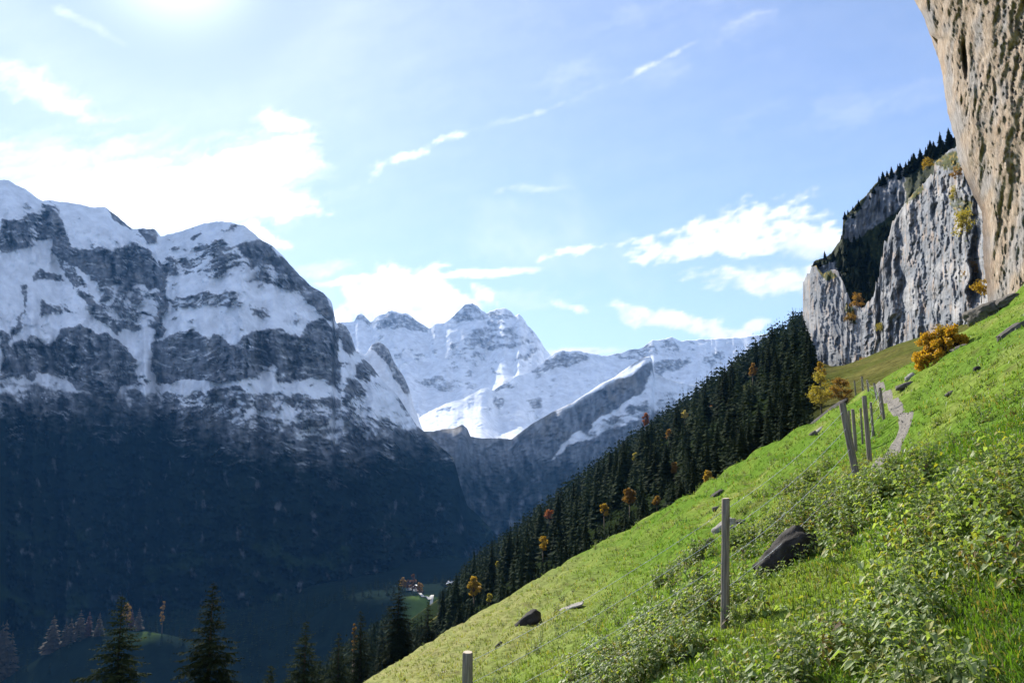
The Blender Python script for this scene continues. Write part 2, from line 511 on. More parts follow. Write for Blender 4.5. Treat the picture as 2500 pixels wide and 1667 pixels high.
z1 = zp(0, 400, 2.24)
PAINT1 = [
    (z1((0, 1240), (900, 1240), (1850, 1190), (2400, 1250), (2500, 2600), (0, 2600)), 0.62),
    (z1((0, 300), (130, 290), (220, 225), (320, 260), (345, 330), (300, 400), (180, 460), (60, 475), (0, 470)), 0.85),
    (z1((330, 300), (410, 440), (440, 620), (520, 740), (640, 850), (650, 940), (520, 840), (430, 700), (350, 560), (270, 450)), 0.72),
    (z1((400, 470), (560, 460), (720, 450), (860, 500), (890, 600), (880, 690), (760, 660), (640, 670), (530, 700), (470, 620), (430, 560)), 0.92),
    (z1((540, 700), (760, 665), (870, 700), (870, 900), (650, 920), (560, 780)), 0.50),
    (z1((560, 235), (620, 255), (720, 345), (715, 372), (640, 330)), 0.9),
    (z1((730, 360), (870, 355), (880, 420), (800, 435)), 0.85),
    (z1((900, 480), (1050, 430), (1250, 415), (1450, 430), (1500, 450), (1590, 560), (1700, 670), (1810, 720), (1845, 880), (1650, 760), (1600, 700), (1400, 660), (1250, 625), (1050, 630), (900, 610)), 0.50),
    (z1((1300, 440), (1470, 430), (1490, 540), (1400, 560), (1320, 500)), 0.85),
    (z1((1030, 400), (1110, 345), (1120, 370), (1050, 420)), 0.7),
    (z1((1480, 445), (1600, 560), (1700, 660), (1810, 705), (1850, 870), (1710, 790), (1640, 720), (1560, 640), (1490, 560)), 0.90),
    (z1((900, 735), (1100, 700), (1300, 700), (1300, 790), (1100, 790), (900, 810)), 0.52),
    (z1((1340, 760), (1510, 790), (1480, 840), (1350, 825)), 0.62),
    (z1((850, 540), (910, 540), (925, 680), (885, 830), (900, 900), (850, 950), (820, 930), (870, 800), (880, 690)), 0.85),
    (z1((830, 960), (900, 940), (1000, 900), (1080, 890), (1150, 970), (1200, 920), (1260, 990), (1380, 915), (1480, 915), (1560, 900), (1640, 950), (1690, 870), (1780, 850), (1850, 900), (1850, 1190), (1700, 1170), (1600, 1190), (1480, 1100), (1350, 1150), (1300, 1190), (1190, 1190), (1050, 1180), (960, 1180), (850, 1200), (815, 1100)), 0.95),
    (z1((1340, 1150), (1480, 1095), (1600, 1190), (1480, 1210)), 0.55),
    (z1((0, 910), (40, 930), (70, 1010), (170, 930), (250, 985), (370, 915), (430, 880), (490, 890), (540, 925), (640, 960), (710, 1000), (740, 1130), (760, 1200), (620, 1250), (500, 1250), (330, 1190), (200, 1180), (60, 1190), (0, 1180)), 0.93),
    (z1((180, 590), (340, 585), (355, 640), (190, 640)), 0.85),
    (z1((200, 755), (350, 745), (390, 790), (230, 835)), 0.62),
    (z1((90, 650), (150, 640), (140, 760), (110, 860), (85, 960), (55, 960), (90, 850), (120, 760)), 0.8),
    (z1((370, 905), (420, 865), (470, 860), (530, 900), (500, 890), (430, 885)), 0.0, 26),
    (z1((740, 1140), (850, 1130), (900, 1330), (850, 1340), (760, 1240)), 0.3),
    (z1((100, 1240), (250, 1150), (330, 1200), (470, 1310), (440, 1320), (300, 1250), (120, 1300)), 0.05),
    (z1((0, 1190), (60, 1200), (110, 1300), (0, 1260)), 0.1),
    (z1((560, 1270), (720, 1250), (720, 1350), (620, 1330)), 0.25),
    (z1((840, 1230), (960, 1170), (1060, 1180), (1150, 1260), (1210, 1300), (1090, 1240), (960, 1220)), 0.05),
    (z1((1300, 1240), (1380, 1160), (1480, 1140), (1560, 1210), (1620, 1200), (1690, 1160), (1850, 1240), (1850, 1280), (1600, 1260)), 0.2),
    (z1((1250, 1380), (1600, 1330), (2100, 1300), (2350, 1480), (2300, 1530), (1900, 1500), (1560, 1480), (1250, 1420)), 0.44),
    # right-hand flank: snow slopes between dark crags
    (z1((1850, 860), (1935, 930), (2000, 1010), (2100, 1180), (2220, 1360), (2290, 1440), (2000, 1390), (1900, 1300), (1850, 1250)), 0.30),
    (z1((1845, 890), (1935, 930), (1945, 1050), (1870, 1010)), 0.85),
    (z1((1960, 1110), (2060, 1060), (2070, 1150), (1990, 1210), (1955, 1180)), 0.85),
    (z1((1990, 1200), (2060, 1150), (2130, 1210), (2230, 1370), (2080, 1330), (2010, 1280)), 0.12, 36),
    (z1((1870, 1230), (1960, 1180), (1990, 1250), (1890, 1310)), 0.75),
    (z1((2230, 1380), (2290, 1430), (2480, 1590), (2530, 1720), (2460, 1640), (2330, 1500)), 0.35, 30),
]
CREST1 = [(-420, 300), (-200, 380), (-60, 425), (0, 440), (20, 441), (60, 462), (100, 490), (130, 490), (165, 495), (230, 507), (258, 507), (285, 528), (322, 560), (350, 559), (378, 561), (392, 578), (440, 566), (500, 545), (540, 541), (565, 545), (600, 553), (640, 588), (665, 600), (690, 625), (715, 655), (760, 700), (790, 715), (810, 738), (819, 785), (828, 800), (850, 818), (868, 858), (905, 892), (935, 930), (970, 965), (1000, 1012), (1018, 1040), (1057, 1072), (1108, 1120), (1124, 1184), (1142, 1237), (1180, 1269), (1205, 1300), (1250, 1370), (1320, 1420)]


def col_left(PX, PY, Rm, n1, rb, V, fold):
    patch = fbm(PX / 40., PY / 30., 77, 5, 0.6)
    streak = fbm(PX / 12., PY / 45., 79, 4, 0.6)
    rock = mixc(ROCK * 0.62, ROCK * 1.6, sstep(-0.6, 0.6, 0.6 * streak + 0.5 * patch + 0.4 * fbm(PX / 60., (PY + np.asarray(fold)) / 11., 78, 4)))
    rock = mixc(rock, ROCKT, 0.35 * sstep(0.0, 0.6, patch))
    # dusting of snow caught on small ledges of the rock
    sy = PY + np.asarray(fold) + 9 * fbm(PX / 45., PY / 45., 87, 4, 0.6)
    ln = np.maximum(sstep(0.80, 0.93, ridged(PX / 240., sy / 21., 81, 2, 0.5)), 0.8 * sstep(0.82, 0.95, ridged(PX / 150. + 7, sy / 12., 80, 2, 0.5)))
    dust = ln * sstep(-0.25, 0.25, fbm(PX / 46., PY / 26., 76, 4, 0.6)) * 0.85
    dust = np.maximum(dust, 0.35 * sstep(0.2, 0.7, fbm(PX / 15., PY / 9., 75, 4, 0.6)))
    gul = ridged((PX + 30 * patch) / 60., PY / 110., 88, 4, 0.6) - 0.55
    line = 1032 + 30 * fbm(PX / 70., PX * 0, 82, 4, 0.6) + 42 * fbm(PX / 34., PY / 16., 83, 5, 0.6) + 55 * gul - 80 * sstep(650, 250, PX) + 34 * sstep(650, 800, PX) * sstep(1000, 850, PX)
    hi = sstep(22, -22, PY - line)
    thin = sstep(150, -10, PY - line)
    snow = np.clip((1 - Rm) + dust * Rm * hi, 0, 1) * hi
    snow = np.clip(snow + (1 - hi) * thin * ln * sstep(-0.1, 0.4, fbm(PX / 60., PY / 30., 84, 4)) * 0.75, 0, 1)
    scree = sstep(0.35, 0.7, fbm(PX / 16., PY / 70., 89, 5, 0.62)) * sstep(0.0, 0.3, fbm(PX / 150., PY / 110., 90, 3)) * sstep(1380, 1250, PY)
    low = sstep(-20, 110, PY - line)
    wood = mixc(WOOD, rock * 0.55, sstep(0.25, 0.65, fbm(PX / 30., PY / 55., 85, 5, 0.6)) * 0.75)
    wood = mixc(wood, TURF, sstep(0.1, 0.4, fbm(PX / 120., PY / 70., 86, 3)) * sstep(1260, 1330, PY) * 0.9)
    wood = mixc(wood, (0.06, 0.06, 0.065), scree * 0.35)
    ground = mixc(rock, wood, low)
    edge = sstep(16, 3, np.abs(PX - np.interp(PY, [1040, 1072, 1120, 1184, 1237, 1269, 1300], [1018, 1057, 1108, 1124, 1142, 1180, 1205]))) * sstep(1030, 1050, PY) * sstep(1310, 1290, PY)
    ground = mixc(ground, HAY, edge * 0.25 * sstep(1150, 1080, PY))
    c = mixc(ground, SNOW, snow)
    return c


def fold1(PX, PY):
    return 26 * np.sin(PX / 95.0 + 0.6) + 14 * np.sin(PX / 41.0) - 0.10 * PX


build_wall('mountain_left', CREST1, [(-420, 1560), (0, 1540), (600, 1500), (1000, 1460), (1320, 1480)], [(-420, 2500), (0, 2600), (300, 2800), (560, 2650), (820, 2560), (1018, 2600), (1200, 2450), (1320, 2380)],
           -150, 1320, 590, 400, PAINT1, col_left, M_MOUNT, slope_fn=lambda X, Y, s: lerp(s, np.radians(47) + 0 * s, sstep(1040, 1130, Y) * 0.8), slope_snow=43, slope_rock=70, r0=0.08, rnoise=0.42, strata=0.9, strata_f=1 / 13., fold=fold1, rib=150, ribs=(1 / 66., 1 / 260.), seed=3, crest_amp=3.4, fine=9, lowcut=1040, warp=24, couple=0.42, hard=0.055, vpow=1.2)

# --- crag between the left mountain and the far massif
z2 = zp(750, 600, 3.136)


def col_far(snow_line, tan=0.0, rockmul=1.0, dusty=0.6):  # dusty: snow dusting, raised with rockmul to paint haze into far rock
    def f(PX, PY, Rm, n1, rb, V, fold):
        streak = fbm(PX / 9., PY / 22., 91, 4, 0.6)
        rock = mixc(ROCK * 1.0, ROCK * 1.6, sstep(-0.5, 0.6, streak)) * rockmul
        rock = mixc(rock, ROCKT, tan * sstep(-0.2, 0.5, fbm(PX / 45., PY / 45., 92, 4)))
        dust = sstep(-0.1, 0.5, fbm(PX / 10., PY / 5., 93, 4, 0.65)) * dusty
        hi = sstep(14, -14, PY - snow_line - 14 * fbm(PX / 25., PY / 18., 94, 4))
        snow = np.clip((1 - Rm) + dust * Rm, 0, 1) * hi
        return mixc(mixc(rock, mixc(WOOD, rock * 0.6, 0.5), (1 - hi) * 0.6), SNOW, snow)
    return f


build_wall('mountain_crag', [(770, 800), (815, 795), (828, 787), (845, 797), (860, 822), (869, 858), (892, 866), (908, 842), (928, 834), (948, 852), (962, 884), (985, 918), (1000, 952), (1010, 990), (1030, 1045), (1050, 1100)],
           [(770, 1140), (1050, 1140)], [(770, 3300), (900, 3500), (1050, 3300)], 770, 1050, 170, 130,
           [(z2((210, 580), (340, 600), (375, 860), (300, 830), (220, 740)), 0.95), (z2((490, 730), (650, 800), (690, 930), (720, 1030), (640, 960), (560, 880), (500, 800)), 0.9), (z2((600, 880), (740, 960), (810, 1130), (790, 1150), (700, 1060)), 0.7)],
           col_far(1120, 0.3), M_MOUNT, slope_snow=41, slope_rock=74, r0=0.12, rnoise=0.36, rib=45, ribs=(1 / 30., 1 / 200.), seed=23, crest_amp=1.6, back=500)

CREST3 = [(740, 800), (800, 790), (823, 788), (865, 785), (873, 770), (881, 766), (890, 771), (900, 782), (906, 788), (916, 775), (929, 767), (941, 766), (954, 758), (967, 761), (980, 766), (989, 763), (1005, 775), (1024, 788), (1048, 803), (1062, 791), (1085, 788), (1107, 774), (1120, 758), (1136, 744), (1152, 740), (1165, 747), (1177, 760), (1187, 767), (1196, 760), (1212, 753), (1231, 754), (1247, 760), (1258, 772), (1267, 766), (1279, 780), (1289, 798), (1305, 811), (1321, 834), (1330, 852), (1343, 866), (1380, 880), (1500, 900)]
PAINT3 = [
    (z2((500, 600), (640, 500), (800, 540), (930, 630), (900, 680), (760, 650), (620, 640)), 0.80),
    (z2((370, 530), (460, 540), (480, 590), (360, 590)), 0.75),
    (z2((960, 600), (1150, 500), (1250, 440), (1330, 480), (1360, 560), (1180, 570)), 0.62),
    (z2((1370, 520), (1450, 480), (1560, 490), (1680, 600), (1840, 800), (1700, 760), (1500, 780), (1360, 800), (1400, 700), (1350, 620)), 0.46),
    (z2((1140, 740), (1300, 640), (1480, 660), (1520, 740), (1380, 800), (1180, 810)), 0.52),
    (z2((1530, 940), (1680, 810), (1740, 760), (1760, 790), (1640, 880)), 0.55),
    (z2((780, 1050), (1000, 1000), (1300, 1040), (1250, 1090), (1100, 1115), (900, 1090)), 0.55),
    (z2((700, 800), (900, 760), (1300, 860), (1350, 980), (1000, 980), (760, 960)), 0.34),
    (z2((820, 1110), (1300, 1120), (1440, 1040), (1540, 990), (1800, 880), (1900, 1000), (1900, 1500), (820, 1500)), 0.06, 24),
]
build_wall('mountain_far', CREST3, [(740, 1090), (1500, 1090)], [(740, 6300), (1150, 6500), (1330, 6000), (1500, 5800)], 740, 1500, 330, 190, PAINT3, col_far(1100, 0.0, 1.6, 0.85), M_MOUNT,
           slope_snow=31, slope_rock=60, r0=0.24, rnoise=0.42, rib=190, ribs=(1 / 48., 1 / 120.), hard=0.08, seed=41, crest_amp=3.6, back=1500, fine=16, couple=0.35, warp=20)

CREST4 = [(1000, 1040), (1030, 1015), (1060, 1000), (1085, 987), (1133, 973), (1174, 951), (1190, 948), (1203, 954), (1260, 919), (1305, 902), (1343, 870), (1357, 860), (1372, 856), (1404, 856), (1442, 863), (1487, 869), (1536, 855), (1562, 853), (1594, 830), (1620, 830), (1638, 823), (1661, 833), (1690, 831), (1723, 828), (1763, 827), (1826, 822), (1900, 812), (2050, 790)]
z3 = zp(1250, 600, 2.24)
PAINT4 = [
    (z3((190, 620), (250, 575), (350, 575), (430, 600), (330, 660), (170, 680)), 0.66),
    (z3((540, 600), (640, 565), (760, 520), (900, 520), (900, 580), (760, 600), (600, 640)), 0.55),
    (z3((770, 640), (960, 600), (980, 640), (860, 680), (780, 720)), 0.72),
    (z3((1020, 610), (1150, 580), (1190, 620), (1080, 660), (1020, 640)), 0.66),
    (z3((60, 850), (150, 830), (190, 870), (100, 890)), 0.72),
    (z2((1400, 1100), (1560, 1040), (1640, 1010), (1640, 1050), (1450, 1120)), 0.7),
    (z2((1440, 1150), (1530, 1170), (1500, 1240), (1440, 1200)), 0.7),
    (z2((1250, 1300), (1380, 1310), (1390, 1380), (1300, 1340)), 0.72),
    (z2((1700, 920), (1790, 910), (1800, 1020), (1740, 1040)), 0.6),
    (z2((840, 1180), (1100, 1200), (1500, 1330), (1700, 1370), (1640, 1560), (800, 1560)), 0.12, 16),
    (z2((1130, 1180), (1360, 1090), (1420, 1140), (1330, 1260), (1180, 1250)), 0.12, 27),
]
build_wall('mountain_right', CREST4, [(1000, 1110), (1200, 1120), (1500, 1130), (2050, 1130)], [(1000, 4300), (1200, 4600), (1343, 5200), (1700, 5600), (2050, 5600)], 1000, 2050, 340, 180, PAINT4, col_far(1110, 0.15, 1.5, 0.8), M_MOUNT,
           slope_snow=30, slope_rock=62, r0=0.24, rnoise=0.42, rib=110, ribs=(1 / 42., 1 / 90.), hard=0.08, seed=61, crest_amp=3.6, back=1100, fine=12, couple=0.35, warp=20)

CREST5 = [(980, 1075), (1010, 1052), (1057, 1054), (1080, 1047), (1105, 1046), (1128, 1037), (1141, 1046), (1149, 1066), (1180, 1071), (1210, 1069), (1250, 1072), (1295, 1037), (1353, 1004), (1397, 984), (1464, 939), (1500, 921), (1536, 895), (1571, 873), (1588, 870), (1594, 882), (1597, 912), (1630, 925), (1680, 940), (1760, 950), (1900, 960)]
PAINT5 = [
    (z3((230, 905), (330, 855), (480, 750), (640, 650), (770, 600), (775, 625), (720, 655), (600, 735), (470, 790), (330, 880), (240, 925)), 0.0, 20),
    (z3((770, 690), (1000, 720), (1500, 760), (1500, 1000), (900, 860), (640, 880), (440, 1020), (420, 1000), (560, 890), (700, 800)), 0.26, 40),
    (z3((660, 860), (900, 800), (900, 900), (560, 1010), (300, 1090), (420, 1010)), 0.45),
    (z3((190, 1200), (260, 1110), (370, 1010), (440, 1060), (330, 1090), (250, 1140)), 0.18, 38),
    (z2((840, 1375), (1000, 1350), (1160, 1370), (1250, 1410), (1500, 1430), (1640, 1440), (1700, 1360), (1650, 1460), (1500, 1480), (1200, 1440), (900, 1420)), 0.2, 16),
]


def col_rib(PX, PY, Rm, n1, rb, V, fold):
    streak = fbm(PX / 10., PY / 34., 101, 4, 0.6)
    rock = mixc(ROCK * 0.9, ROCK * 1.7, sstep(-0.5, 0.6, streak))
    rock = mixc(rock, ROCKT * 1.2, 0.5 * sstep(0.0, 0.5, fbm(PX / 40., PY / 60., 102, 4)) * sstep(1120, 1020, PY))
    line = 1075 + 30 * fbm(PX / 30., PY / 20., 103, 4)
    hi = sstep(20, -20, PY - line + 60 * sstep(1400, 1200, PX))
    hi = np.maximum(hi, 0.8 * sstep(40, 0, PY - 1130) * (PX > 1300))
    crest = np.interp(PX, [c[0] for c in CREST5], [c[1] for c in CREST5])
    top = sstep(16, 3, PY - crest)
    hay = mixc(HAY, SNOW, sstep(1300, 1460, PX) * 0.75 + 0.25 * sstep(0.0, 0.4, streak))
    low = sstep(1080, 1180, PY)
    ground = mixc(rock, mixc(WOOD, rock * 0.6, sstep(0.0, 0.6, fbm(PX / 25., PY / 50., 104, 4))), low * 0.8)
    ground = mixc(ground, TURF, sstep(1330, 1380, PY) * 0.8)
    c = mixc(ground, SNOW, (1 - Rm) * hi)
    return mixc(c, hay, top * (0.3 + 0.5 * sstep(1280, 1420, PX)) * (0.5 + 0.5 * sstep(-0.4, 0.3, streak)))


build_wall('mountain_rib', CREST5, [(980, 1440), (1900, 1400)], [(980, 3050), (1150, 3150), (1300, 3300), (1590, 3700), (1900, 3700)], 980, 1900, 300, 220, PAINT5, col_rib, M_MOUNT,
           slope_snow=40, slope_rock=66, r0=0.9, rnoise=0.3, rib=80, ribs=(1 / 50., 1 / 220.), seed=71, crest_amp=2.4, back=450, fine=8, couple=0.2, warp=18)

# ------------------------------------------------------------------ valley floor, one sheet out to the horizon
def valley_z(X, Y):
    X = np.asarray(X, float); Y = np.asarray(Y, float)
    Z = -236 + 0.13 * np.minimum(X + 260, 0) * sstep(-3000, -300, X) + 14 * fbm(X / 420., Y / 420., 201, 4)
    Z = Z - 0.2 * np.clip(1350 - Y, 0, 600) * sstep(200, -100, X)
    hm = np.exp(-((X + 158) / 170.) ** 2 - ((Y - 1310) / 140.) ** 2)                     # shelf that carries the hamlet
    Z = lerp(Z, -181 + 0.04 * (X + 158) + 1.5 * fbm(X / 60., Y / 60., 203, 3), sstep(0.25, 0.75, hm))
    Z = Z + 88 * np.exp(-((X + 560) / 150.) ** 2 - ((Y - 1190) / 90.) ** 2)             # wooded knoll
    return np.where(X < -3000, -620, Z)


def build_valley():
    n = 190
    u = np.linspace(-1, 1, n)
    g = np.sign(u) * (np.abs(u) ** 4.0) * 26000
    X, Y = np.meshgrid(g - 300, g + 1280, indexing='ij')
    Z = valley_z(X, Y)
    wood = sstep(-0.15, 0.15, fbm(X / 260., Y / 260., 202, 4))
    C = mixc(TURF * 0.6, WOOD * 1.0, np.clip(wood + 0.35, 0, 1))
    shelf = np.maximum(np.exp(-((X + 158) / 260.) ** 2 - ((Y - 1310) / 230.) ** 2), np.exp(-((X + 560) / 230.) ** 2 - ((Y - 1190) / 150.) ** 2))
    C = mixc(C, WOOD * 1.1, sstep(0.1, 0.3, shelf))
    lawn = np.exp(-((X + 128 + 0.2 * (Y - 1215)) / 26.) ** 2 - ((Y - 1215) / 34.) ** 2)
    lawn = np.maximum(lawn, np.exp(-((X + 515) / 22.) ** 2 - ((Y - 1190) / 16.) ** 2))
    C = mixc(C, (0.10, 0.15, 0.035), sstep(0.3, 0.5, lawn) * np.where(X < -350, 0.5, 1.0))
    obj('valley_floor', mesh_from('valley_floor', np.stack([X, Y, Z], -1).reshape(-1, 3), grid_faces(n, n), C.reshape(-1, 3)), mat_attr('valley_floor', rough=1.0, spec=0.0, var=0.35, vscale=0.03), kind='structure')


build_valley()

# ------------------------------------------------------------------ the slope we stand on
def meadow_z(x, y, detail=True):
    x = np.asarray(x, float); y = np.asarray(y, float)
    d = np.maximum(y - 40, 0)
    drop = np.where(d < 55, 0.0105 * d * d, 0.0105 * 55 * 55 + 1.15 * (d - 55))
    z = 0.56 * x - 0.092 * y - 2.2 - drop + 2.6 * sstep(27, 37, x) * sstep(20, 40, y)
    if detail:
        r = np.hypot(x, y)
        z = z + 0.22 * fbm(x / 5.0, y / 7.0, 301, 4, 0.5) * sstep(3, 14, r) + 0.05 * fbm(x / 0.9, y / 1.6, 302, 3) * sstep(30, 12, r)
        # cattle steps along the contour
        z = z + 0.13 * np.sin((z + 0.6 * fbm(x / 6., y / 9., 303, 3)) * 7.0) * sstep(8, 20, r)
    return z


def forest_z(x, y):
    x = np.asarray(x, float); y = np.asarray(y, float)
    z = 0.72 * x - 0.065 * y - 15
    z = z - 10 * sstep(150, 280, y) * sstep(-8, 12, x - 0.365 * y) - 0.36 * np.clip(x - 0.372 * y, 0, 200) * sstep(60, 120, y)
    z = z + 3.0 * fbm(x / 70., y / 90., 311, 4) * sstep(60, 140, y)
    z = z - 0.0026 * np.maximum(y - 690, 0) ** 2
    return z


def hit_meadow(px, py):
    """where the line of sight through a point of the photograph meets the meadow"""
    s, e = ray(px, py)
    s = np.atleast_1d(s); e = np.atleast_1d(e)
    lo = np.full(s.shape, 1.5); hi = np.full(s.shape, np.nan)
    ts = np.geomspace(1.5, 90, 160)
    prev = np.full(s.shape, 1.5)
    for t_ in ts:
        f = e * t_ - meadow_z(s * t_, np.full(s.shape, t_), False)
        n = np.isnan(hi) & (f < 0)
        hi[n] = t_; lo[n] = prev[n]; prev[:] = t_
    ok = ~np.isnan(hi)
    h2 = np.where(ok, hi, 50.0)
    for _ in range(26):
        mid = 0.5 * (lo + h2)
        f = e * mid - meadow_z(s * mid, mid, True)
        up = f > 0
        lo = np.where(up, mid, lo); h2 = np.where(up, h2, mid)
    return s * h2, h2, ok


def hit_forest(px, py):
    s, e = ray(px, py)
    s = np.atleast_1d(s); e = np.atleast_1d(e)
    t0 = np.full(s.shape, 760.0); found = np.zeros(s.shape, bool)
    for t_ in np.geomspace(55, 760, 240):
        f = e * t_ - forest_z(s * t_, np.full(s.shape, t_))
        n = ~found & (f < 0)
        t0[n] = t_; found |= n
    return s * t0, t0, found


PATH_PX = [(2120, 1180, 50), (2140, 1150, 46), (2153, 1130, 44), (2167, 1100, 44), (2186, 1070, 42), (2205, 1050, 41), (2216, 1030, 40), (2210, 1015, 36), (2196, 1000, 29), (2182, 985, 24), (2168, 970, 20), (2158, 958, 15), (2148, 948, 11), (2136, 940, 8)]
_px = np.array(PATH_PX, float)
_hx, _hy, _ok = hit_meadow(_px[:, 0], _px[:, 1])
_sw, _ = ray(_px[:, 0] + _px[:, 2] / 2, _px[:, 1]); _sc, _ = ray(_px[:, 0], _px[:, 1])
PATH_W = np.clip((_sw - _sc) * _hy * 1.65, 0.36, 0.8)      # full width in metres
PATH_C = np.stack([_hx, _hy], -1)
PATH_C = np.concatenate([PATH_C, [(24.0, 62.0)]]); PATH_W = np.concatenate([PATH_W, [0.6]])


def resample(P, W, step):
    d = np.concatenate([[0], np.cumsum(np.hypot(*np.diff(P, axis=0).T))])
    q = np.arange(0, d[-1], step)
    o = np.stack([np.interp(q, d, P[:, 0]), np.interp(q, d, P[:, 1])], -1)
    k = max(1, int(0.6 / step))
    o = np.stack([blur(o[:, 0], k, 0), blur(o[:, 1], k, 0)], -1)
    return o, np.interp(q, d, W)


PATH_S, PATH_SW = resample(PATH_C, PATH_W, 0.12)


def path_dist(x, y):
    """distance to the edge of the path, negative inside"""
    x = np.asarray(x, float).ravel(); y = np.asarray(y, float).ravel()
    out = np.full(x.shape, 99.0)
    near = np.where((x > 1) & (x < 30) & (y > 2) & (y < 66))[0]
    S = PATH_S[::3]; Wd = PATH_SW[::3]
    for i in range(0, len(near), 20000):
        k = near[i:i + 20000]
        d = np.hypot(x[k, None] - S[None, :, 0], y[k, None] - S[None, :, 1]) - Wd[None] / 2
        out[k] = d.min(1)
    return out


def ground_colour(x, y):
    """short turf: green and lush near, drier and straw coloured towards the brow on the left"""
    n = fbm(x / 4.0, y / 6.0, 321, 5, 0.6); n2 = fbm(x / 0.7, y / 1.0, 322, 4, 0.6); n3 = fbm(x / 12., y / 16., 323, 3)
    green = np.array((0.092, 0.162, 0.022)); straw = np.array((0.27, 0.24, 0.11)); soil = np.array((0.060, 0.050, 0.028)); lime = np.array((0.150, 0.205, 0.036))
    s = x / np.maximum(y, 1.0)
    dry = 0.8 * sstep(0.20, -0.08, s - 0.14 * n3) * sstep(10, 24, y + 5 * n3)
    dry = np.maximum(dry, 0.55 * sstep(0.15, 0.6, n) * sstep(7, 14, y))
    dry = np.maximum(dry, 0.5 * sstep(0.44, 0.56, s) * sstep(0.0, 0.5, n3) * sstep(12, 6, np.abs(y - 13)))
    c = mixc(green, lime, sstep(-0.3, 0.5, n))
    c = mixc(c, straw, np.clip(dry, 0, 1) * (0.65 + 0.35 * sstep(-0.4, 0.4, n2)))
    c = mixc(c, soil, 0.7 * sstep(0.32, 0.7, n2) + 0.0)
    c = mixc(c, (0.115, 0.085, 0.045), 0.5 * sstep(0.45, 0.75, fbm(x / 1.6, y / 2.6, 324, 4, 0.6)) * sstep(8, 16, y))
    return c


def build_meadow():
    na, nr = 400, 260
    th = np.linspace(math.radians(-62), math.radians(74), na)
    r = np.geomspace(0.8, 150, nr)
    T, Rr = np.meshgrid(th, r, indexing='ij')
    X = Rr * np.sin(T); Y = Rr * np.cos(T)
    Z = meadow_z(X, Y)
    C = ground_colour(X, Y)
    me = mesh_from('meadow', np.stack([X, Y, Z], -1).reshape(-1, 3), grid_faces(na, nr)[:, ::-1], C.reshape(-1, 3))
    obj('meadow', me, mat_attr('turf', rough=1.0, spec=0.0, var=0.4, vscale=5.0, bump=0.8, bdist=0.06), kind='structure', label='steep green alpine meadow falling to the left')


def build_path():
    n = len(PATH_S)
    tg = np.gradient(PATH_S, axis=0); tg /= np.linalg.norm(tg, axis=1)[:, None] + 1e-9
    nr = np.stack([tg[:, 1], -tg[:, 0]], -1)
    m = 9
    us = np.linspace(-0.5, 0.5, m)
    arc = np.arange(n) * 0.12
    wob = 1 + 0.16 * fbm(arc / 1.3, np.full(n, 3.), 331, 3)[:, None] * np.sign(us)[None]
    P = PATH_S[:, None] + nr[:, None] * (us[None] * wob)[..., None] * PATH_SW[:, None, None]
    zc = meadow_z(PATH_S[:, 0], PATH_S[:, 1])
    Z = meadow_z(P[..., 0], P[..., 1])
    Zp = np.maximum(0.45 * Z + 0.55 * zc[:, None], Z + 0.012)
    Zp = np.where(np.abs(us)[None] > 0.45, Z - 0.03, Zp) + 0.012 * fbm(P[..., 0] * 4, P[..., 1] * 4, 333, 3)
    g = fbm(P[..., 0] * 5, P[..., 1] * 5, 332, 4, 0.65)[..., None]
    C = np.array((0.19, 0.172, 0.145)) * (1 + 0.35 * g)
    me = mesh_from('path', np.concatenate([P, Zp[..., None]], -1).reshape(-1, 3), grid_faces(n, m), C.reshape(-1, 3))
    po = obj('path', me, mat_attr('gravel', rough=0.95, spec=0.15, var=0.35, vscale=14, bump=0.9, bdist=0.03), kind='structure', label='narrow gravel footpath winding along the slope')
    # loose stones on the path
    k = 900
    i = RNG.integers(0, n, k); u = RNG.uniform(-0.5, 0.5, k)
    c = PATH_S[i] + nr[i] * (u * PATH_SW[i])[:, None]
    r_ = RNG.uniform(0.006, 0.016, k) * RNG.choice([1, 1, 1, 1.7], k)
    octa = np.array([(1, 0, 0), (-1, 0, 0), (0, 1, 0), (0, -1, 0), (0, 0, 0.7), (0, 0, -0.6)], float)
    of = np.array([(0, 2, 4), (2, 1, 4), (1, 3, 4), (3, 0, 4), (2, 0, 5), (1, 2, 5), (3, 1, 5), (0, 3, 5)])
    V = octa[None] * r_[:, None, None] * RNG.uniform(0.6, 1.3, (k, 6, 1))
    V[..., 0] += c[:, None, 0]; V[..., 1] += c[:, None, 1]; zz = 0.45 * meadow_z(c[:, 0], c[:, 1]) + 0.55 * zc[i]
    V[..., 2] += np.maximum(zz, meadow_z(c[:, 0], c[:, 1]))[:, None] + 0.014
    F = (of[None] + (np.arange(k) * 6)[:, None, None]).reshape(-1, 3)
    cc = np.repeat(np.array((0.25, 0.225, 0.19))[None] * RNG.uniform(0.6, 1.35, (k, 1)), 6, 0)
    obj('path_gravel', mesh_from('path_gravel', V.reshape(-1, 3), F, cc, smooth=False), M_STONE, kind='stuff', label='loose pale gravel stones lying on the footpath', cat='gravel')


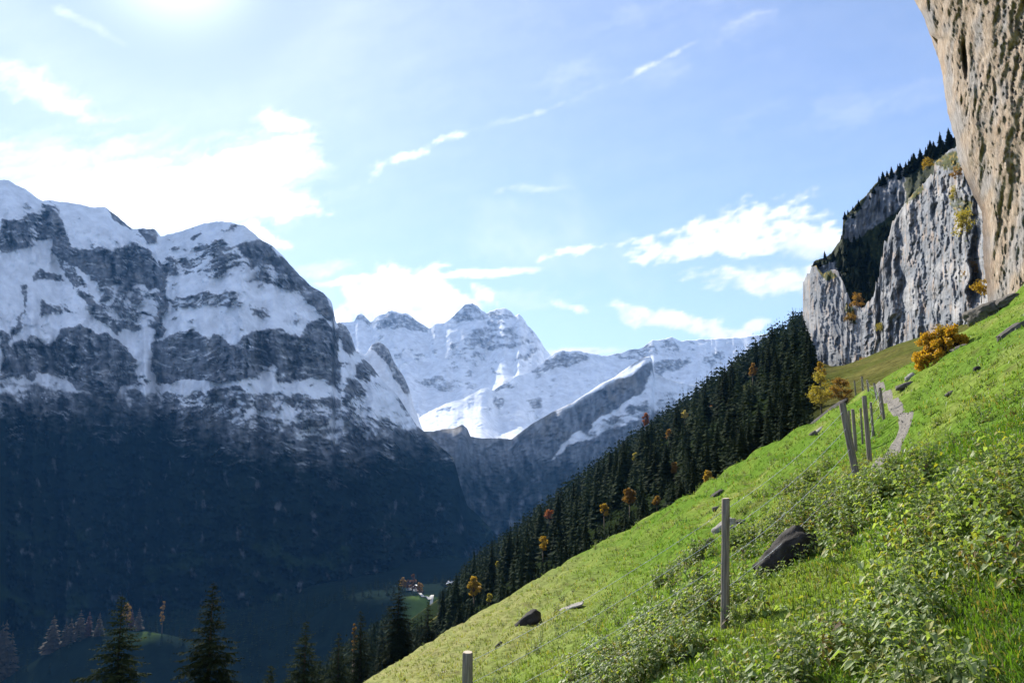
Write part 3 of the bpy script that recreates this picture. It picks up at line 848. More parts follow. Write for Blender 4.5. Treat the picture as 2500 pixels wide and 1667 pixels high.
def build_forest_slope():
    na, nr = 170, 190
    s = np.linspace(-1.6, 1.3, na); y = np.geomspace(45, 1500, nr)
    S, Y = np.meshgrid(s, y, indexing='ij'); X = S * Y
    Z = forest_z(X, Y)
    n = fbm(X / 22., Y / 30., 341, 5, 0.6)
    olive = np.array((0.110, 0.120, 0.030)); floor_ = np.array((0.016, 0.024, 0.009)); straw = np.array((0.20, 0.16, 0.06))
    grass = sstep(-3, 5, X - 0.374 * Y) * sstep(340, 300, Y)
    glade = sstep(0.36, 0.46, fbm(X / 40., Y / 55., 342, 3)) * 0.9 * sstep(330, 380, Y)
    glade = np.maximum(glade, sstep(640, 700, Y) * 0.8)
    C = mixc(floor_, mixc(olive, straw, 0.5 + 0.4 * np.clip(n, -1, 1)), np.maximum(glade, 0))
    C = mixc(C, mixc(olive, straw, 0.45 * sstep(-0.3, 0.5, n)) * (0.8 + 0.35 * fbm(X / 5., Y / 9., 343, 4, 0.6))[..., None], grass)
    me = mesh_from('forest_slope', np.stack([X, Y, Z], -1).reshape(-1, 3), grid_faces(na, nr)[:, ::-1], C.reshape(-1, 3))
    obj('forest_slope', me, mat_attr('slope_turf', rough=1.0, spec=0.0, var=0.45, vscale=0.8, bump=0.9, bdist=0.6), kind='structure', label='mountainside under the forest, grassy below the grey cliff')


M_STONE = mat_attr('limestone', rough=0.9, spec=0.2, var=0.3, vscale=6.0, bump=0.6, bdist=0.02)
build_meadow()
build_path()
build_forest_slope()


# ------------------------------------------------------------------ cliffs
def col_grey(PX, PY, Rm, n1, rb, V, fold):
    st = fbm(PX / 5., PY / 60., 401, 5, 0.6); big = fbm(PX / 40., PY / 70., 402, 4)
    grey = np.array((0.20, 0.21, 0.225)); pale = np.array((0.36, 0.35, 0.34)); pink = np.array((0.38, 0.285, 0.215)); blk = np.array((0.06, 0.065, 0.075))
    c = mixc(grey, pale, sstep(-0.2, 0.6, big))
    c = mixc(c, pink, 0.75 * sstep(0.05, 0.55, st + 0.4 * fbm(PX / 22., PY / 40., 403, 3)))
    c = mixc(c, blk, 0.85 * sstep(0.08, 0.5, fbm(PX / 6.5, PY / 130., 404, 5, 0.62)))
    veg = mixc((0.055, 0.065, 0.018), (0.28, 0.19, 0.03), sstep(0.0, 0.5, fbm(PX / 9., PY / 9., 405, 4)))
    lean = 0.25 * sstep(2220, 2380, PX) * sstep(850, 600, PY)
    c = mixc(c, veg, np.clip((1 - Rm) * 1.2 + sstep(0.55, 0.75, fbm(PX / 14., PY / 11., 406, 5, 0.6) + lean), 0, 1))
    crack = np.maximum(sstep(0.84, 0.93, ridged(PX / 60. + 0.2 * st, PY / 26., 407, 4)) * 0.5, sstep(0.86, 0.95, ridged(PX / 11. + 0.2 * big, PY / 90., 408, 3)) * 0.6)
    return c * (1 - crack)[..., None]


def col_wooded(PX, PY, Rm, n1, rb, V, fold):
    st = fbm(PX / 7., PY / 40., 411, 4, 0.6)
    rock = mixc((0.17, 0.18, 0.20), (0.38, 0.35, 0.32), sstep(-0.2, 0.6, st))
    wood = mixc((0.018, 0.026, 0.012), (0.05, 0.055, 0.016), sstep(-0.1, 0.5, fbm(PX / 10., PY / 10., 412, 4)))
    return mixc(wood, rock, Rm)


M_CLIFF = mat_attr('grey_cliff', rough=0.9, spec=0.1, var=0.3, vscale=0.55, stretch=(1, 1, 0.25), bump=0.7, bdist=0.5)
z4 = zp(1950, 0, 1.7418)
CRESTC1 = [(1960, 690), (1976, 662), (1990, 652), (2007, 668), (2030, 660), (2048, 668), (2060, 700), (2075, 742), (2110, 752), (2139, 712), (2151, 640), (2162, 592), (2180, 545), (2197, 517), (2220, 485), (2248, 455), (2277, 428), (2283, 398), (2317, 370), (2360, 350), (2600, 260)]
build_wall('grey_cliff', CRESTC1, [(1960, 1010), (2600, 1010)], [(1960, 365), (1978, 330), (2000, 318), (2140, 270), (2250, 230), (2400, 180), (2600, 130)], 1960, 2520, 290, 260,
           [(z4((60, 1130), (120, 1130), (170, 1180), (110, 1200)), 0.3),
            (z4((550, 680), (680, 640), (700, 730), (600, 720)), 0.35),
            (z4((640, 830), (740, 860), (740, 960), (690, 950), (640, 880)), 0.42),
            (z4((440, 850), (530, 780), (540, 800), (460, 880)), 0.4),
            (z4((180, 1290), (230, 1280), (250, 1380), (210, 1370)), 0.35),
            (z4((330, 1360), (370, 1370), (360, 1410), (330, 1410)), 0.3)],
           col_grey, M_CLIFF, slope_snow=66, slope_rock=84, r0=0.97, rnoise=0.25, rscale=(1 / 30., 1 / 40.), rib=9.0, ribs=(1 / 62., 1 / 700.), ribo=3, seed=81, crest_amp=9.0, back=40, fine=0.22, warp=10, ribwarp=14.0, facet=2.6, cjit=9.0)
CRESTC2 = [(1940, 720), (1972, 690), (1979, 657), (1985, 642), (2030, 620), (2050, 590), (2056, 575), (2053, 542), (2070, 520), (2088, 505), (2116, 476), (2135, 452), (2148, 438), (2180, 422), (2214, 405), (2266, 372), (2330, 338), (2500, 250)]
build_wall('wooded_cliff', CRESTC2, [(1940, 900), (2500, 900)], [(1940, 470), (1985, 430), (2056, 420), (2148, 410), (2330, 360), (2500, 320)], 1981, 2500, 175, 130,
           [(z4((190, 940), (250, 890), (330, 790), (350, 750), (460, 705), (450, 800), (420, 900), (340, 950), (280, 990), (230, 1030), (190, 1000)), 0.85),
            (z4((340, 760), (450, 720), (440, 880), (330, 940)), 0.97), (z4((50, 1150), (80, 1120), (160, 1110), (180, 1190), (100, 1220), (60, 1260)), 0.75)],
           col_wooded, M_CLIFF, slope_snow=52, slope_rock=82, r0=0.12, rnoise=0.4, rscale=(1 / 22., 1 / 22.), rib=10, ribs=(1 / 30., 1 / 160.), seed=87, crest_amp=5, back=60, fine=0.5, ribwarp=7.0, facet=3.0, cjit=5.0)


def build_near_cliff():
    nu, nv = 300, 330
    pe = [(-700, 2010), (-320, 2120), (0, 2232), (29, 2248), (55, 2262), (86, 2272), (97, 2288), (138, 2290), (178, 2300), (253, 2310), (293, 2318), (344, 2333), (396, 2342), (436, 2358), (480, 2378), (517, 2397), (580, 2400), (632, 2400), (689, 2408), (740, 2412), (900, 2440)]
    pyv = np.linspace(-700, 900, nv)
    edge = np.interp(pyv, [p[0] for p in pe], [p[1] for p in pe]) + 3.0 * fbm(pyv / 22., pyv * 0, 501, 5, 0.6)
    u = np.linspace(0, 1, nu) ** 1.55
    es = blur(edge, 22, 0)
    w = (3700 - es)[None] * u[:, None]
    PX = es[None] + w + (edge - es)[None] * np.exp(-w / 22.0)
    PY = np.repeat(pyv[None], nu, 0)
    Y = 63 - 30 * (1 - np.exp(-w / 330.0))
    Y = Y + 5.0 * np.exp(-w / 9.0) + 2.0 * np.exp(-w / 34.)                  # the corner turns away
    wr = fbm(PX / 60., PY / 110., 510, 4, 0.6); lean = (PX + 0.10 * PY + 7 * wr)
    big = ridged(lean / 80., PY / 520., 511, 3); med = ridged(lean / 19., PY / 170., 512, 4, 0.6); fin = 1.4 * (ridged(lean / 7., PY / 34., 513, 5, 0.66) - 0.6)
    nod = 1.5 * (ridged(lean / 15., PY / 60., 514, 4, 0.65) - 0.6)
    fac = fbm(lean / 26., PY / 95., 515, 5, 0.64) * 3.2; fac = (np.floor(fac) + sstep(0.72, 1.0, fac - np.floor(fac))) / 3.2      # broken faces with sharp steps
    fa2 = fbm(lean / 10. + 5, PY / 36., 516, 4, 0.64) * 3.0; fa2 = (np.floor(fa2) + sstep(0.7, 1.0, fa2 - np.floor(fa2))) / 3.0
    Y = Y - (1.2 * (big - 0.5) + 0.28 * (med - 0.5) + 0.10 * fin + 0.05 * nod + 0.55 * fac + 0.22 * fa2) * sstep(0, 26, w)
    crk = np.maximum(sstep(0.88, 0.96, ridged(lean / 34., PY / 170., 517, 3, 0.55)), 0.7 * sstep(0.91, 0.97, ridged(PX / 150. + 0.4 * wr, (PY + 0.35 * PX) / 40., 518, 3, 0.55)))
    Y = Y + 0.45 * crk * sstep(0, 26, w)
    def pit(cx, cy, rx, ry, d, rot=0.0):
        a = math.radians(rot); dx = PX - cx; dy = PY - cy
        q = ((dx * math.cos(a) + dy * math.sin(a)) / rx) ** 2 + ((-dx * math.sin(a) + dy * math.cos(a)) / ry) ** 2
        return d * np.exp(-q ** 2)
    Y = Y + pit(2356, 142, 6, 44, 1.8, -4) 
    Y = Y - pit(2262, 50, 20, 45, 1.6, -16)
    V = at(PX, PY, Y)
    tan = np.array((0.315, 0.238, 0.165)); org = np.array((0.33, 0.205, 0.115)); gry = np.array((0.26, 0.245, 0.23)); brn = np.array((0.13, 0.09, 0.062)); pal = np.array((0.42, 0.345, 0.265))
    s1 = fbm(lean / 8., PY / 70., 521, 5, 0.62); s2 = fbm(lean / 45., PY / 160., 522, 4); s3 = fbm(lean / 6., PY / 26., 523, 4, 0.6)
    C = mixc(tan, pal, sstep(-0.1, 0.6, s3))
    C = mixc(C, org, 0.7 * sstep(0.1, 0.6, s1))
    C = mixc(C, gry, 0.85 * sstep(0.0, 0.5, s2 + 0.35 * sstep(190, 40, w) * sstep(60, 200, PY) - 0.15))
    C = mixc(C, brn, 0.7 * sstep(0.3, 0.75, fbm(lean / 6., PY / 110., 524, 4, 0.6)))
    C = mixc(C, brn * 0.8, 0.8 * sstep(26, 4, w) * sstep(380, 470, PY))  # side face at the corner: its shade painted into the rock colour
    low = sstep(690, 760, PY + 18 * s3)
    C = mixc(C, gry * 0.8, 0.6 * low)
    # return face behind the corner
    nb = 8
    k = (np.arange(nb, 0, -1) / nb)[:, None, None]
    bk = np.repeat(V[:1], nb, 0) + k * np.array((18.0, 26.0, 0.0)) + (np.sin(k * 3.0)) * np.array((1.5, 0, 0))
    V = np.concatenate([bk, V], 0); C = np.concatenate([np.repeat(C[:1], nb, 0), C], 0)
    me = mesh_from('tan_cliff', V.reshape(-1, 3), grid_faces(nu + nb, nv), C.reshape(-1, 3))
    obj('tan_cliff', me, mat_attr('tan_limestone', rough=0.9, spec=0.15, var=0.4, vscale=2.2, stretch=(1, 1, 0.4), bump=1.0, bdist=0.25), kind='structure', label='overhanging tan limestone wall at the right')


build_near_cliff()

# ------------------------------------------------------------------ trees
def project(x, y, z):
    x = np.asarray(x, float); y = np.asarray(y, float); z = np.asarray(z, float)
    f = y * math.cos(PITCH) + z * math.sin(PITCH); u = -y * math.sin(PITCH) + z * math.cos(PITCH)
    return 1250 + x / f * FPX, 833.5 - u / f * FPX


def tube(points, radii, sides=6):
    """tapered tube along points; returns verts, quads"""
    P = np.asarray(points, float); n = len(P)
    T = np.gradient(P, axis=0); T /= np.linalg.norm(T, axis=1)[:, None] + 1e-9
    ref = np.where(np.abs(T[:, 2:3]) > 0.9, np.array([[1.0, 0, 0]]), np.array([[0, 0, 1.0]]))
    A = np.cross(T, ref); A /= np.linalg.norm(A, axis=1)[:, None] + 1e-9
    B = np.cross(T, A)
    a = np.arange(sides) * 2 * math.pi / sides
    V = P[:, None] + (A[:, None] * np.cos(a)[None, :, None] + B[:, None] * np.sin(a)[None, :, None]) * np.asarray(radii, float)[:, None, None]
    F = []
    for i in range(n - 1):
        for k in range(sides):
            F.append((i * sides + k, i * sides + (k + 1) % sides, (i + 1) * sides + (k + 1) % sides, (i + 1) * sides + k))
    return V.reshape(-1, 3), np.array(F)


class MB:
    def __init__(self): self.v = []; self.f3 = []; self.f4 = []; self.c = []; self.n = 0
    def add(self, v, f, c):
        v = np.asarray(v, float).reshape(-1, 3); f = np.asarray(f, int)
        if len(f) == 0: return
        (self.f3 if f.shape[1] == 3 else self.f4).append(f + self.n)
        self.v.append(v); c = np.asarray(c, float)
        self.c.append(np.broadcast_to(c, v.shape).copy()); self.n += len(v)
    def arrays(self):
        return np.concatenate(self.v), [np.concatenate(q) for q in (self.f3, self.f4) if q], np.concatenate(self.c)
    def mesh(self, name, smooth=False):
        v, f, c = self.arrays()
        return mesh_from(name, v, f, c, smooth)


SP_DARK = np.array((0.012, 0.020, 0.010)); SP_YOUNG = np.array((0.029, 0.038, 0.015))  # needle greens: older growth dark, young growth lighter


def spruce_crown_simple(layers, spikes, seed, slim=0.17, dark=None, lighter=None):
    """unit-high spruce: tiers of drooping jagged sprays"""
    r = np.random.default_rng(seed); mb = MB()
    SD = SP_DARK if dark is None else np.array(dark); SL = SP_YOUNG if lighter is None else np.array(lighter)
    for i in range(layers):
        q = (i + r.uniform(-0.25, 0.25)) / layers
        z = 0.10 + 0.88 * q
        rad = slim * (1 - q) ** 0.82 * r.uniform(0.82, 1.15) + 0.008
        k = max(5, int(spikes * (0.6 + 0.5 * (1 - q))))
        a0 = r.uniform(0, 7)
        for j in range(k):
            a = a0 + j * 2 * math.pi / k + r.uniform(-0.22, 0.22)
            L = rad * r.uniform(0.72, 1.22); w = L * r.uniform(0.30, 0.44); dz = -L * r.uniform(0.28, 0.6)
            d = np.array((math.cos(a), math.sin(a), 0)); s = np.array((-math.sin(a), math.cos(a), 0))
            top = z + 0.035 + 0.02 * (1 - q)
            v = [(0, 0, top), d * L * 0.55 + s * w + (0, 0, z + dz * 0.65), d * L + (0, 0, z + dz * 0.72), d * L * 0.55 - s * w + (0, 0, z + dz * 0.65), d * L * 0.5 + (0, 0, z + dz * 0.15 + 0.006)]
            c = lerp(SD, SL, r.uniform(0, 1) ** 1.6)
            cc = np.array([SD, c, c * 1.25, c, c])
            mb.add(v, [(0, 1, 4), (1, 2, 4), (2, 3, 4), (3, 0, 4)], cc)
    v = [(0.006, 0, 0.93), (-0.004, 0.006, 0.93), (-0.004, -0.006, 0.93), (0, 0, 1.0)]
    mb.add(v, [(0, 1, 3), (1, 2, 3), (2, 0, 3)], SL)
    return mb


def spruce_crown_full(H, seed, ratio=0.36, maxr=4.2, step=0.42, upto=None):
    """spruce at true size, boughs with side twigs of needles, drooping then lifting at the tip"""
    r = np.random.default_rng(seed); mb = MB()
    Vs = []; Cs = []
    d = 0.25
    upto = upto or H * 0.88
    while d < upto:
        rad = min(ratio * d ** 0.93 + 0.12, maxr) * r.uniform(0.88, 1.08)
        nb = int(6 + min(5, d * 0.8))
        a0 = r.uniform(0, 7)
        for j in range(nb):
            a = a0 + j * 2 * math.pi / nb + r.uniform(-0.3, 0.3)
            L = rad * r.uniform(0.6, 1.15)
            D = np.array((math.cos(a), math.sin(a), 0)); S = np.array((-math.sin(a), math.cos(a), 0)); Z = np.array((0, 0, 1.0))
            rise = 0.45 - min(0.75, d * 0.07) + r.uniform(-0.12, 0.12)
            z0 = H - d + r.uniform(-0.15, 0.15)
            nseg = max(3, int(L / 0.17))
            u = (np.arange(nseg) + 0.6) / nseg
            ax = D[None] * (L * u)[:, None] + Z[None] * (z0 + L * (rise * u - 0.55 * u ** 2 + 0.34 * u ** 3.2))[:, None]
            for side in (-1, 1, 0):
                if side == 0:
                    dirv = D[None] * 0.5 + Z[None] * r.uniform(-0.9, 0.2, (nseg, 1)) + S[None] * r.uniform(-.4, .4, (nseg, 1))
                else:
                    dirv = S[None] * side + D[None] * r.uniform(0.35, 0.8, (nseg, 1)) + Z[None] * r.uniform(-0.55, 0.1, (nseg, 1))
                dirv = dirv / np.linalg.norm(dirv, axis=1)[:, None]
                tl = (0.16 + 0.34 * L * (1 - u) ** 0.8 * np.minimum(1, u * 3)) * r.uniform(0.6, 1.2, nseg) * (0.6 if side == 0 else 1)
                tl = np.minimum(tl, 0.85)
                wv = np.cross(dirv, Z[None] + r.uniform(-0.6, 0.6, (nseg, 3))); wv /= np.linalg.norm(wv, axis=1)[:, None] + 1e-9
                w = (0.045 + 0.085 * tl)[:, None]
                tip = ax + dirv * tl[:, None] - Z[None] * (0.12 * tl)[:, None]
                mid = ax + dirv * (tl * 0.45)[:, None]
                Vs.append(np.stack([ax, mid + wv * w, tip, mid - wv * w], 1))
                c = lerp(SP_DARK, SP_YOUNG, (r.uniform(0, 1, (nseg, 1)) ** 1.3))
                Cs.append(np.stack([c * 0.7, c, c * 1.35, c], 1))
        d += step * r.uniform(0.75, 1.25) * (0.75 + min(d, 6) * 0.06)
    V = np.concatenate(Vs); C = np.concatenate(Cs); n = len(V)
    mb.add(V.reshape(-1, 3), (np.arange(n) * 4)[:, None] + np.arange(4)[None], C.reshape(-1, 3))
    v, f = tube([(0, 0, H - 1.0), (0, 0, H - 0.4), (0, 0, H + 0.25)], (0.03, 0.02, 0.004), 5)
    mb.add(v, f, SP_YOUNG * 0.8)
    return mb


def trunk_unit(sides=5, r0=0.016):
    v, f = tube([(0, 0, -0.05), (0.002, 0, 0.1), (0, 0.002, 0.5), (0, 0, 0.97)], (r0 * 1.3, r0, r0 * 0.6, 0.002), sides)
    mb = MB(); mb.add(v, f, np.array((0.055, 0.042, 0.032))); return mb


M_NEEDLE = mat_leaf('spruce_needles', trans=0.10, rough=0.95, spec=0.03, rnd=0.25, tcol=(1.2, 1.3, 0.5))
M_BARK = mat_attr('bark', rough=0.95, spec=0.1, var=0.35, vscale=8.0, stretch=(1, 1, 0.2), bump=0.6, bdist=0.03)
M_AUTUMN = mat_leaf('autumn_leaves', trans=0.45, rough=0.6, spec=0.2, rnd=0.12, tcol=(1.2, 1.1, 0.45))

CROWN_MID = [spruce_crown_simple(20, 13, 700 + i, sl).mesh('spruce_crown') for i, sl in enumerate((0.20, 0.23, 0.18, 0.25))]
CROWN_FAR = [spruce_crown_simple(6, 6, 740 + i, sl) for i, sl in enumerate((0.22, 0.19, 0.25, 0.21))]
CROWN_LOW = [spruce_crown_simple(9, 7, 720 + i, sl) for i, sl in enumerate((0.22, 0.19, 0.25, 0.21))]
TRUNK_U = trunk_unit().mesh('spruce_trunk')

# clearings kept free so that the bright trees and the hamlet can be seen (pixel boxes: x0, x1, y0, y1, distance)
AUTUMN = [  # px, py of the middle of the crown, crown height in pixels, colour, distance or None, label
    (1836, 908, 40, 'orange', 420, 'orange yellow broadleaf tree high in the dark spruce forest, nearest the grey cliff'),
    (2003, 905, 46, 'gold', 150, 'small golden tree standing at the left foot of the grey cliff'),
    (2000, 955, 92, 'lime', 125, 'tall yellow green tree at the forest edge below the grey cliff'),
    (2052, 955, 60, 'amber', 95, 'round orange brown tree behind the leaning fence post'),
    (1576, 1020, 22, 'red', 640, 'tiny red tree on the skyline of the spruce forest'),
    (1670, 1015, 24, 'pale', 520, 'small pale yellow tree amid spruces, left of the red bush'),
    (1739, 1004, 24, 'red', 470, 'small rust red bush amid the upper spruces'),
    (1632, 1064, 30, 'orange', 430, 'small orange tree in the middle of the upper forest'),
    (1551, 1118, 28, 'lime', 470, 'small yellow green tree near the left edge of the upper forest'),
    (1645, 1146, 34, 'orange', 300, 'orange tree standing alone in the dark middle of the forest'),
    (1728, 1178, 56, 'gold', 165, 'large golden tree at the meadow edge above the wooden post'),
    (1536, 1217, 52, 'orange', 240, 'tall orange tree in the spruces right of the yellow ones'),
    (1603, 1226, 28, 'amber', 205, 'small tan orange tree close to the meadow edge'),
    (1474, 1249, 44, 'gold', 290, 'ragged yellow tree in the lower part of the forest'),
    (1844, 1112, 24, 'red', 130, 'low reddish shrub on the shaded forest edge'),
    (1325, 1332, 48, 'gold', 260, 'slanting yellow tree in the lower forest above the dry meadow'),
    (1216, 1381, 22, 'lime', 330, 'small yellow green tree in the lower left forest'),
    (1157, 1437, 62, 'gold', 175, 'bright yellow tree at the lower end of the forest'),
    (1195, 1462, 26, 'lime', 160, 'small yellow green bush right of the bright yellow tree'),
    (1342, 1258, 30, 'red', 560, 'pinkish brown tree on the left skyline of the forest'),
    (866, 1528, 24, 'orange', 190, 'small orange tree among the dark spruces at the bottom'),
]
for _i, _a in enumerate(AUTUMN):      # stand each one where the slope really lies in that direction
    _k = 0.62 if _a[0] > 1950 else 1.15
    _x, _y, _f = hit_forest([_a[0]], [_a[1] + _a[2] * _k])
    if _f[0] and 70 < _y[0] < 740: AUTUMN[_i] = _a[:4] + (float(_y[0]),) + _a[5:]
HAMLET_BOX = (955, 1070, 1395, 1496)
SIL = np.array([(380, 1740), (560, 1680), (620, 1615), (690, 1570), (735, 1545), (800, 1570), (850, 1510), (900, 1470), (945, 1450), (1000, 1500), (1060, 1450), (1100, 1405), (1150, 1345), (1250, 1270), (1330, 1195), (1400, 1130), (1480, 1045), (1560, 985), (1600, 965), (1640, 950), (1690, 925), (1720, 880), (1800, 805), (1850, 765), (1900, 745), (1985, 715), (2040, 700)], float)


def forest_spots():
    N = 60000
    t_ = np.sqrt(RNG.uniform(70 ** 2, 735 ** 2, N)); t_[: N // 3] = np.sqrt(RNG.uniform(70 ** 2, 300 ** 2, N // 3)); s = RNG.uniform(-0.42, 0.40, N)
    x = s * t_; y = t_
    z = forest_z(x, y)
    h = RNG.uniform(14, 22, N) * lerp(0.34, 1.0, sstep(80, 460, y)) * np.where(RNG.uniform(0, 1, N) < 0.35, RNG.uniform(0.3, 0.75, N), RNG.uniform(0.9, 1.18, N))
    px, pt = project(x, y, z + h); _, pb = project(x, y, z)
    lim = np.interp(px, SIL[:, 0], SIL[:, 1]) + RNG.uniform(-8, 22, N)
    ok = (pt > lim) & (px > 380) & (px < 2040) & (pt < 1667)
    ok &= ~((x - 0.371 * y > -0.5) & (y < 345))
    ok &= ~((px > 1985) & (y > 250))
    glade = (fbm(x / 40., y / 55., 342, 3) > 0.40) & (y > 350)
    ok &= ~(glade & (RNG.uniform(0, 1, N) < 0.8))
    # behind the brow of the meadow, wholly hidden
    mz = meadow_z(x, y, False)
    ok &= z + 2 > mz
    edge_e = 0.56 * s - 0.147
    ok &= (z + h) / y > edge_e
    b = HAMLET_BOX
    ok &= ~((px > b[0]) & (px < b[1]) & (pt < b[3]))
    for (ax, ay, ah, c, Y, lab) in AUTUMN:
        hit = (np.abs(px - ax) < ah * 0.42 + 800 * 2.0 / y * 0.5) & (pt < ay + ah * 0.35) & (pb > ay - ah * 0.5) & (y < Y + 6)
        ztop = ray(np.full(N, ax), np.full(N, ay + ah * 0.4))[1] * y                 # stay below the bright crown
        h = np.where(hit, np.minimum(h, ztop - z), h)
        ok &= h > 2.0
    idx = np.where(ok)[0]
    # thin to one tree per cell
    cell = np.where(y < 200, 3.2, np.where(y < 350, 4.2, 6.0))
    seen = set(); keep = []
    for i in idx:
        kx = (int(x[i] // cell[i]), int(y[i] // cell[i]))
        if kx in seen: continue
        seen.add(kx); keep.append(i)
    keep = np.array(keep)
    return x[keep], y[keep], z[keep], h[keep]


def build_forest():
    x, y, z, h = forest_spots()
    size = h / y
    o_ = np.argsort(-size)
    near = o_[:300]; rest = o_[300:]
    for i in near:
        ppx, ppy = project(x[i], y[i], z[i] + h[i])
        if y[i] < 140 and ppx > 1650: lab = 'dark spruce in the front rows of the forest, between golden tree and grey cliff'
        elif y[i] < 140 and ppx > 1250: lab = 'dark spruce in the front rows of the forest along the dry meadow brow'
        elif ppx < 1100: lab = 'dark spruce at the bottom of the picture in the lowest forest corner'
        else: lab = 'dark spruce in the depth of the forest behind the front rows'
        e = obj('spruce_tree', None, loc=(x[i], y[i], z[i] - 0.3), rot=(RNG.uniform(-.02, .02), RNG.uniform(-.02, .02), RNG.uniform(0, 6.28)), scale=(h[i] * RNG.uniform(0.75, 1.25),) * 2 + (h[i],), label=lab, cat='tree', group='spruces of the forest slope')
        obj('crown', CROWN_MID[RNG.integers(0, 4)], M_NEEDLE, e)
        obj('trunk', TRUNK_U, M_BARK, e)
    V = []; F3 = []; C = []; n = 0
    packs = [p.arrays() for p in CROWN_LOW]; packf = [p.arrays() for p in CROWN_FAR]
    for i in rest:
        pv, pf, pc = (packs if y[i] < 300 else packf)[RNG.integers(0, 4)]
        a = RNG.uniform(0, 6.28); ca, sa = math.cos(a), math.sin(a); w = h[i] * RNG.uniform(0.75, 1.3)
        v = np.empty_like(pv); v[:, 0] = (pv[:, 0] * ca - pv[:, 1] * sa) * w + x[i]; v[:, 1] = (pv[:, 0] * sa + pv[:, 1] * ca) * w + y[i]; v[:, 2] = pv[:, 2] * h[i] + z[i] - 0.3
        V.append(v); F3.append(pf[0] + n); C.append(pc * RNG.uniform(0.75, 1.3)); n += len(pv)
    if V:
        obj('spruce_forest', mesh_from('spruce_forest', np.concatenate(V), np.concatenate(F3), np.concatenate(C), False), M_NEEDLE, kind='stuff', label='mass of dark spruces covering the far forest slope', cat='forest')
    print('forest', len(near), len(rest))


build_forest()


# big spruces rising from below at the lower left, and a few named ones
def build_big_spruces():
    spec = [  # top px, py, distance, label
        (300, 1438, 60, 0.50, 'leftmost large spruce at the bottom, loose drooping boughs against the dark valley'),
        (521, 1411, 58, 0.46, 'tallest large spruce at the bottom left, second from the left edge'),
        (748, 1507, 74, 0.50, 'broad dark spruce at the bottom, third large one from the left'),
        (975, 1409, 118, 0.48, 'tall dark spruce beside the sunny hamlet clearing'),
        (882, 1482, 100, 0.42, 'slim dark spruce just left of the tall one by the clearing'),
        (828, 1536, 92, 0.46, 'smaller dark spruce left of the slim one at the bottom'),
        (662, 1612, 70, 0.5, 'low spruce top at the bottom edge left of the broad one'),
        (1046, 1462, 130, 0.45, 'dark spruce standing just right of the hamlet clearing'),
    ]
    for k, (px, py, Y, ratio, lab) in enumerate(spec):
        p = at(px, py, Y); gz = float(forest_z(p[0], Y))
        H = float(p[2] - gz)
        e = obj('large_spruce', None, loc=(float(p[0]), Y, gz - 0.3), rot=(0, 0, 1.3 * k), label=lab, cat='tree')
        mb = spruce_crown_full(H, 760 + k, ratio, upto=min(H * 0.9, 15.0), step=0.40 if Y < 80 else 0.5)
        obj('crown', mb.mesh('spruce_crown'), M_NEEDLE, e)
        v, f = tube([(0, 0, -1), (0, 0, H * 0.3), (0.05, 0, H * 0.7), (0, 0, H * 0.97)], (0.32, 0.26, 0.15, 0.02), 8)
        m2 = MB(); m2.add(v, f, np.array((0.06, 0.045, 0.035)))
        obj('trunk', m2.mesh('spruce_trunk', True), M_BARK, e)


build_big_spruces()

LEAFC = {'gold': ((0.28, 0.18, 0.025), (0.46, 0.32, 0.05)), 'orange': ((0.19, 0.10, 0.025), (0.32, 0.19, 0.045)), 'amber': ((0.22, 0.135, 0.035), (0.34, 0.21, 0.05)),
         'lime': ((0.30, 0.265, 0.05), (0.48, 0.41, 0.09)), 'red': ((0.25, 0.075, 0.03), (0.36, 0.14, 0.05)), 'pale': ((0.34, 0.30, 0.12), (0.44, 0.38, 0.16)),
         'larch': ((0.085, 0.068, 0.048), (0.15, 0.115, 0.08)), 'green': ((0.05, 0.075, 0.02), (0.09, 0.12, 0.03)), 'rose': ((0.12, 0.065, 0.055), (0.20, 0.115, 0.095))}


